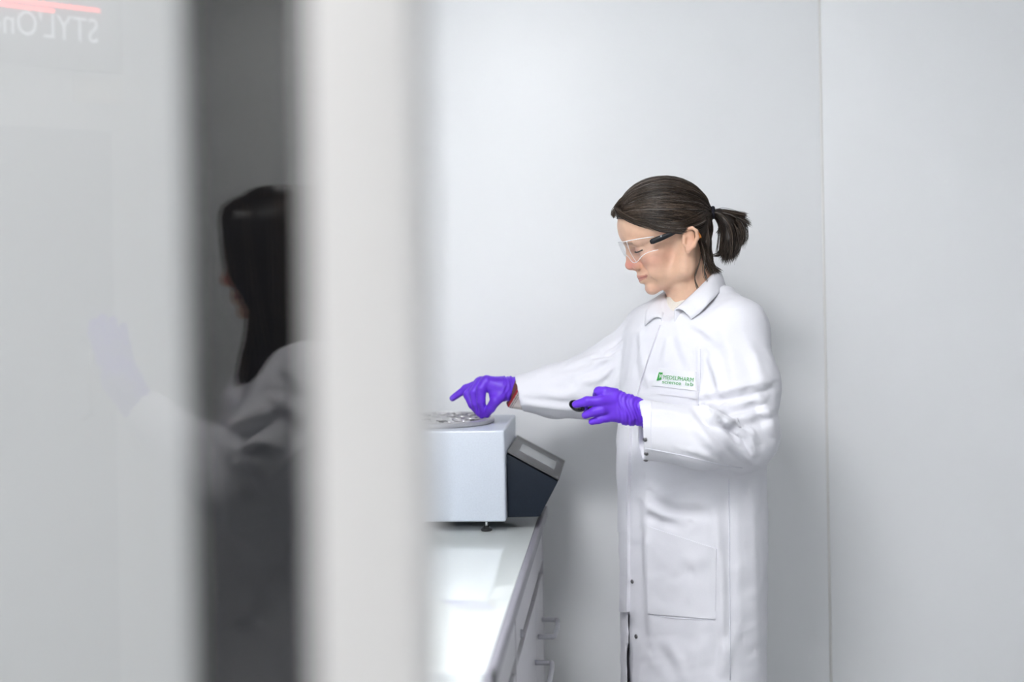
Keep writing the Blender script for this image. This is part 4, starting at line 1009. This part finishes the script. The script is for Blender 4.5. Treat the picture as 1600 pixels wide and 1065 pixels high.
HB = BVHTree.FromPolygons([tuple(v) for v in Vh], Qh.tolist())
r2 = np.random.default_rng(11); pp = []; n = 18
for i in range(1500):
    x0 = 341 + 167 * r2.random(); top = 292 + 32 * ((430 - x0) / 85) ** 2 * (x0 < 430) - 3; x1 = 394 + (x0 - 341) * .56 + 6 * r2.normal()
    if r2.random() < .14 and x0 > 390: x1 = x0 + 12
    y1 = 560 + 45 * r2.random() if x1 < 420 else 545 + 35 * r2.random()
    ys = np.linspace(top, y1, n); t_ = np.linspace(0, 1, n); xs = x0 + (x1 - x0) * t_ ** 1.5 + 1.5 * np.sin(t_ * 6 + r2.random() * 6)
    xs = np.maximum(xs, np.interp(ys, EY, EX) + 1 + 7 * r2.random())
    last = None; row = []
    for x_, y_ in zip(xs, ys):
        d_ = P(x_, y_, 1.0) - O_; d_ /= np.linalg.norm(d_); hit = HB.ray_cast(Vector(O_), Vector(d_), 6.0)[0]
        if hit is not None: last = hit.y
        row.append((x_, y_, last))
    if row[0][2] is None: row = [(a_, b_, next((q[2] for q in row if q[2]), D2 - .07)) for a_, b_, _ in row]
    dep = np.array([q[2] if q[2] else D2 - .07 for q in row]); dep = np.minimum(dep, np.minimum.accumulate(dep) + .02) - .0015 * r2.random()
    pp.append([P(a_, b_, dd) for (a_, b_, _), dd in zip(row, dep)])
for i in range(140):        # locks falling in front of the coat
    x0 = 386 + 10 * r2.random(); e_ = 366 + 16 * r2.random()
    pts = spline([G2(x0, 470, -.075), G2(x0 - 4, 520, -.082), G2((x0 + e_) / 2 - 4, 560, -.092), G2(e_, 590 + 18 * r2.random(), -.10)], n); pp.append(pts)
pp = np.array(pp); u = r2.random((len(pp), 1)); c2 = np.array([[.006, .004, .003]]) * (1 - u) + np.array([[.12, .075, .045]]) * u ** 2
strands('hair_strands', pp, .0005 + .0004 * r2.random(len(pp)), c2, hair2, xf=mirror, flip=True); hair2.children[-1]['kind'] = 'stuff'
quick('trousers', leg_prims(t2x, D2 + .02, TH2, .008, .80), .012, 'trouser_dark', w2, xf=mirror, flip=True)
shoes(t2x, D2 + .02, TH2, w2, mirror, True)
rows = [(545, 470, .40), (560, 466, .58), (585, 458, .80), (620, 452, .92), (700, 450, .98), (800, 450, 1.0), (870, 452, .97), (960, 455, 1.02), (1065, 457, 1.04), (1220, 458, 1.05)]
rows = [(P(452, y, D2)[2], P(x, y, D2)[0], k) for y, x, k in rows]; hh = .0055
cf = Field(axis(-0.92, -0.12, hh), axis(2.16, 2.76, hh), axis(.42, 1.36, hh))
cf.add(loft(rows, D2 + .02, .186, .124, TH2, 2.2), .01)
cf.add(rcone(G2(475, 565), G2(470, 600, -.125), .045, .062), .04); cf.add(rcone(G2(470, 565), G2(430, 600, .13), .04, .06), .04)
S2 = [(G2(470, 605, -.125), .066), (G2(425, 690, -.155), .068), (G2(372, 762, -.165), .064), (G2(310, 712, -.14), .050), (G2(232, 645, -.105), .040)]
for (a, ra), (b, rb) in zip(S2[:-1], S2[1:]): cf.add(rcone(a, b, ra, rb), .025)
e = G2(216, 632, -.10); cf.cut(halfspace(e, (.75, 0, -.66), e - .08, e + [.02, .08, .08]), .003)
cf.cut(rcone(G2(205, 622, -.10), G2(240, 652, -.108), .034, .032), .003)
cf.cut(rcone(G2(440, 520), G2(450, 565), .058, .052), .006)
V, Q = cf.mesh(1)
V = V + normals(V, Q) * (0.0025 * vnoise(V, 50, 15) + .0015 * vnoise(V, 120, 16))[:, None]
for px, py, w, amp in (([365, 390, 430], [668, 662, 640], 8, .010), ([350, 375, 395], [690, 720, 770], 8, .010), ([395, 405, 425], [690, 730, 770], 8, .009), ([420, 450, 478], [620, 640, 655], 9, .008),
                       ([380, 410, 440], [700, 690, 700], 8, .008), ([440, 470, 500], [575, 600, 625], 8, .007), ([345, 352, 362], [700, 730, 790], 7, .008), ([365, 372, 380], [720, 760, 790], 6, .007), ([430, 460, 490], [740, 700, 690], 9, .006),
                       ([345, 390, 440], [905, 890, 870], 9, .006), ([400, 430, 450], [940, 910, 880], 9, .005), ([350, 380, 420], [980, 965, 945], 8, .004)):
    V = fold(V, normals(V, Q), px, py, w * .85, amp * 2.0)
coat2 = mesh_np('lab_coat', mirror(V), Q[:, ::-1], 'coat_cotton', w2); tag(coat2, 'white lab coat seen dim in the glass')
SAVE = (coat, COAT, to_world)
COAT2 = BVHTree.FromPolygons([tuple(v) for v in V], Q.tolist()); COAT_MAIN = COAT
def strip2(name, quad, off, n=12, m=5):
    tl, tr, br, bl = [np.array(q, float) for q in quad]; S = []; B = []
    for j in range(m + 1):
        for i in range(n + 1):
            s, t = i / n, j / m; q = (tl * (1 - s) + tr * s) * (1 - t) + (bl * (1 - s) + br * s) * t
            S.append(on(q[0], q[1], off, COAT2)); B.append(on(q[0], q[1], -.003, COAT2))
    K = len(S); g = lambda i, j: j * (n + 1) + i; Fc = [(g(i, j), g(i + 1, j), g(i + 1, j + 1), g(i, j + 1)) for j in range(m) for i in range(n)]
    rim = [g(i, 0) for i in range(n)] + [g(n, j) for j in range(m)] + [g(i, m) for i in range(n, 0, -1)] + [g(0, j) for j in range(m, 0, -1)]
    Fc += [(b, a, a + K, b + K) for a, b in zip(rim, rim[1:] + rim[:1])]
    o = mesh_np(name, mirror(np.array(S + B)), Fc, 'coat_cotton', coat2); o.data.set_sharp_from_angle(angle=.8); return o
strip2('back_belt', [(447, 838), (540, 838), (540, 874), (452, 874)], .012)
strip2('hip_pocket', [(332, 968), (432, 1006), (430, 1100), (340, 1100)], .008)
bpos = np.array([on(464, 849, .008, COAT2)])[0]
snp = [bpos + .005 * np.array([math.cos(a_), 0, math.sin(a_)]) for a_ in np.linspace(0, 2 * math.pi, 12, endpoint=False)]
tube('snap_fastener', mirror(np.array(snp)), .0018, 'snap_metal', coat2, 6, closed=True)
inn = spline([G2(398, 580, -.03), G2(425, 558, -.066), G2(462, 538, -.062), G2(492, 528, .0), G2(470, 535, .06), G2(430, 552, .062), G2(400, 575, .03)], 40)
out = spline([G2(392, 612, -.075), G2(430, 596, -.10), G2(478, 566, -.095), G2(512, 556, .0), G2(480, 560, .10), G2(428, 580, .11), G2(390, 605, .06)], 40)
Gc = np.array([inn - [0, 0, .03], inn] + [inn * (1 - t_) + out * t_ + np.array([0, 0, .012]) * math.sin(math.pi * t_) for t_ in np.linspace(.1, 1, 7)]); rr_, cc2 = Gc.shape[:2]
cl2 = mesh_np('collar', mirror(Gc.reshape(-1, 3)), np.array([(i * cc2 + j, (i + 1) * cc2 + j, (i + 1) * cc2 + j + 1, i * cc2 + j + 1) for i in range(rr_ - 1) for j in range(cc2 - 1)]), 'coat_cotton', coat2)
md = cl2.modifiers.new('thickness', 'SOLIDIFY'); md.thickness = .003; md.offset = 0
g2 = [(rcone(G2(235, 648, -.105), G2(218, 630, -.10), .026, .026), .01), (rcone(G2(218, 630, -.10), G2(192, 590, -.10), .028, .034, (1, .7, 1)), .012)]
for (a, b, c3, d3) in (((178, 575, -.12), (160, 545, -.13), (150, 520, -.12), (150, 503, -.10)), ((185, 568, -.10), (170, 535, -.11), (162, 510, -.10), (164, 496, -.08)), ((194, 565, -.08), (184, 533, -.09), (178, 512, -.08), (180, 500, -.06)), ((203, 568, -.06), (198, 540, -.07), (194, 522, -.06), (196, 510, -.05)), ((205, 600, -.13), (182, 585, -.155), (165, 565, -.15), (156, 545, -.14))):
    g2 += chain([G2(*a), G2(*b), G2(*c3), G2(*d3)], [.0125, .0105, .0095, .0075], .005)
og, _, _ = quick('glove', g2, .0026, 'glove_nitrile', w2, xf=mirror, flip=True); tag(og, 'purple nitrile glove, raised hand')

# tablet press with its lit name and red light strip plus its ghost tube, mirrored at the top left
A43 = math.radians(43); hv = np.array([math.sin(A43), math.cos(A43), 0]); nv = np.array([-math.cos(A43), math.sin(A43), 0]); B0 = P(158, 68, 3.6)
mloc = mirror(B0 + hv * -.3 + nv * .3); mloc[2] = 0
mch = thing('tablet_press', 'tall pale laboratory machine with a lit name and a red light strip plus its ghost tube, mirrored in the glass', 'machine', tuple(mloc))
def mp(s, nn, z): return B0 + hv * s + nv * nn + np.array([0, 0, z - B0[2]])
def mbox(name, s0, s1, n0, n1, z0, z1, material, parent):
    Vb_ = [mp(s, nn, z) for s in (s0, s1) for nn in (n0, n1) for z in (z0, z1)]
    o = mesh_np(name, mirror(np.array(Vb_)), [(0, 1, 3, 2), (4, 6, 7, 5), (0, 4, 5, 1), (2, 3, 7, 6), (0, 2, 6, 4), (1, 5, 7, 3)], material, parent, smooth=False)
    bm = bmesh.new(); bm.from_mesh(o.data); bmesh.ops.recalc_face_normals(bm, faces=bm.faces[:]); bm.to_mesh(o.data); bm.free(); return o
zb = B0[2]
mbox('machine_body', -.80, .16, .03, .50, 0, zb - .07, 'machine_white', mch)
fas = mbox('sign_fascia', -.80, .075, .012, .50, zb - .069, zb + .20, 'machine_grey', mch)
dr = mbox('machine_door', -.72, .04, .018, .031, .30, zb - .22, 'machine_grey', mch)
mbox('label_plate', -.06, .08, .022, .0305, zb - .15, zb - .085, 'sweater_cream', mch)
tube('door_grip', mirror(np.array([mp(-.05, .018, 1.10), mp(-.05, -.02, 1.11), mp(-.05, -.02, 1.29), mp(-.05, .018, 1.30)])), .008, 'steel', dr, 8)
Vt, T_ = text_mesh("STYL'One"); sx = .290 / Vt[:, 0].max(); hx = text_mesh('H')[0][:, 1].max()
Vw = np.array([mp(-v[0] * sx, .012 - e_, zb + v[1] / hx * .060) for e_ in (.006,) for v in Vt])
mesh_np('sign_lettering', mirror(Vw), T_, 'sign_letters', fas, smooth=False)
for s0, s1, z in ((-.55, .005, zb + .083), (-.55, -.12, zb + .068)):  # shorter tube is modelled as the ghost reflection of the first strip
    tube('strip_and_ghost', mirror(np.array([mp(s, .008, z) for s in np.linspace(s0, s1, 6)])), .0048, 'led_red', fas, 8)
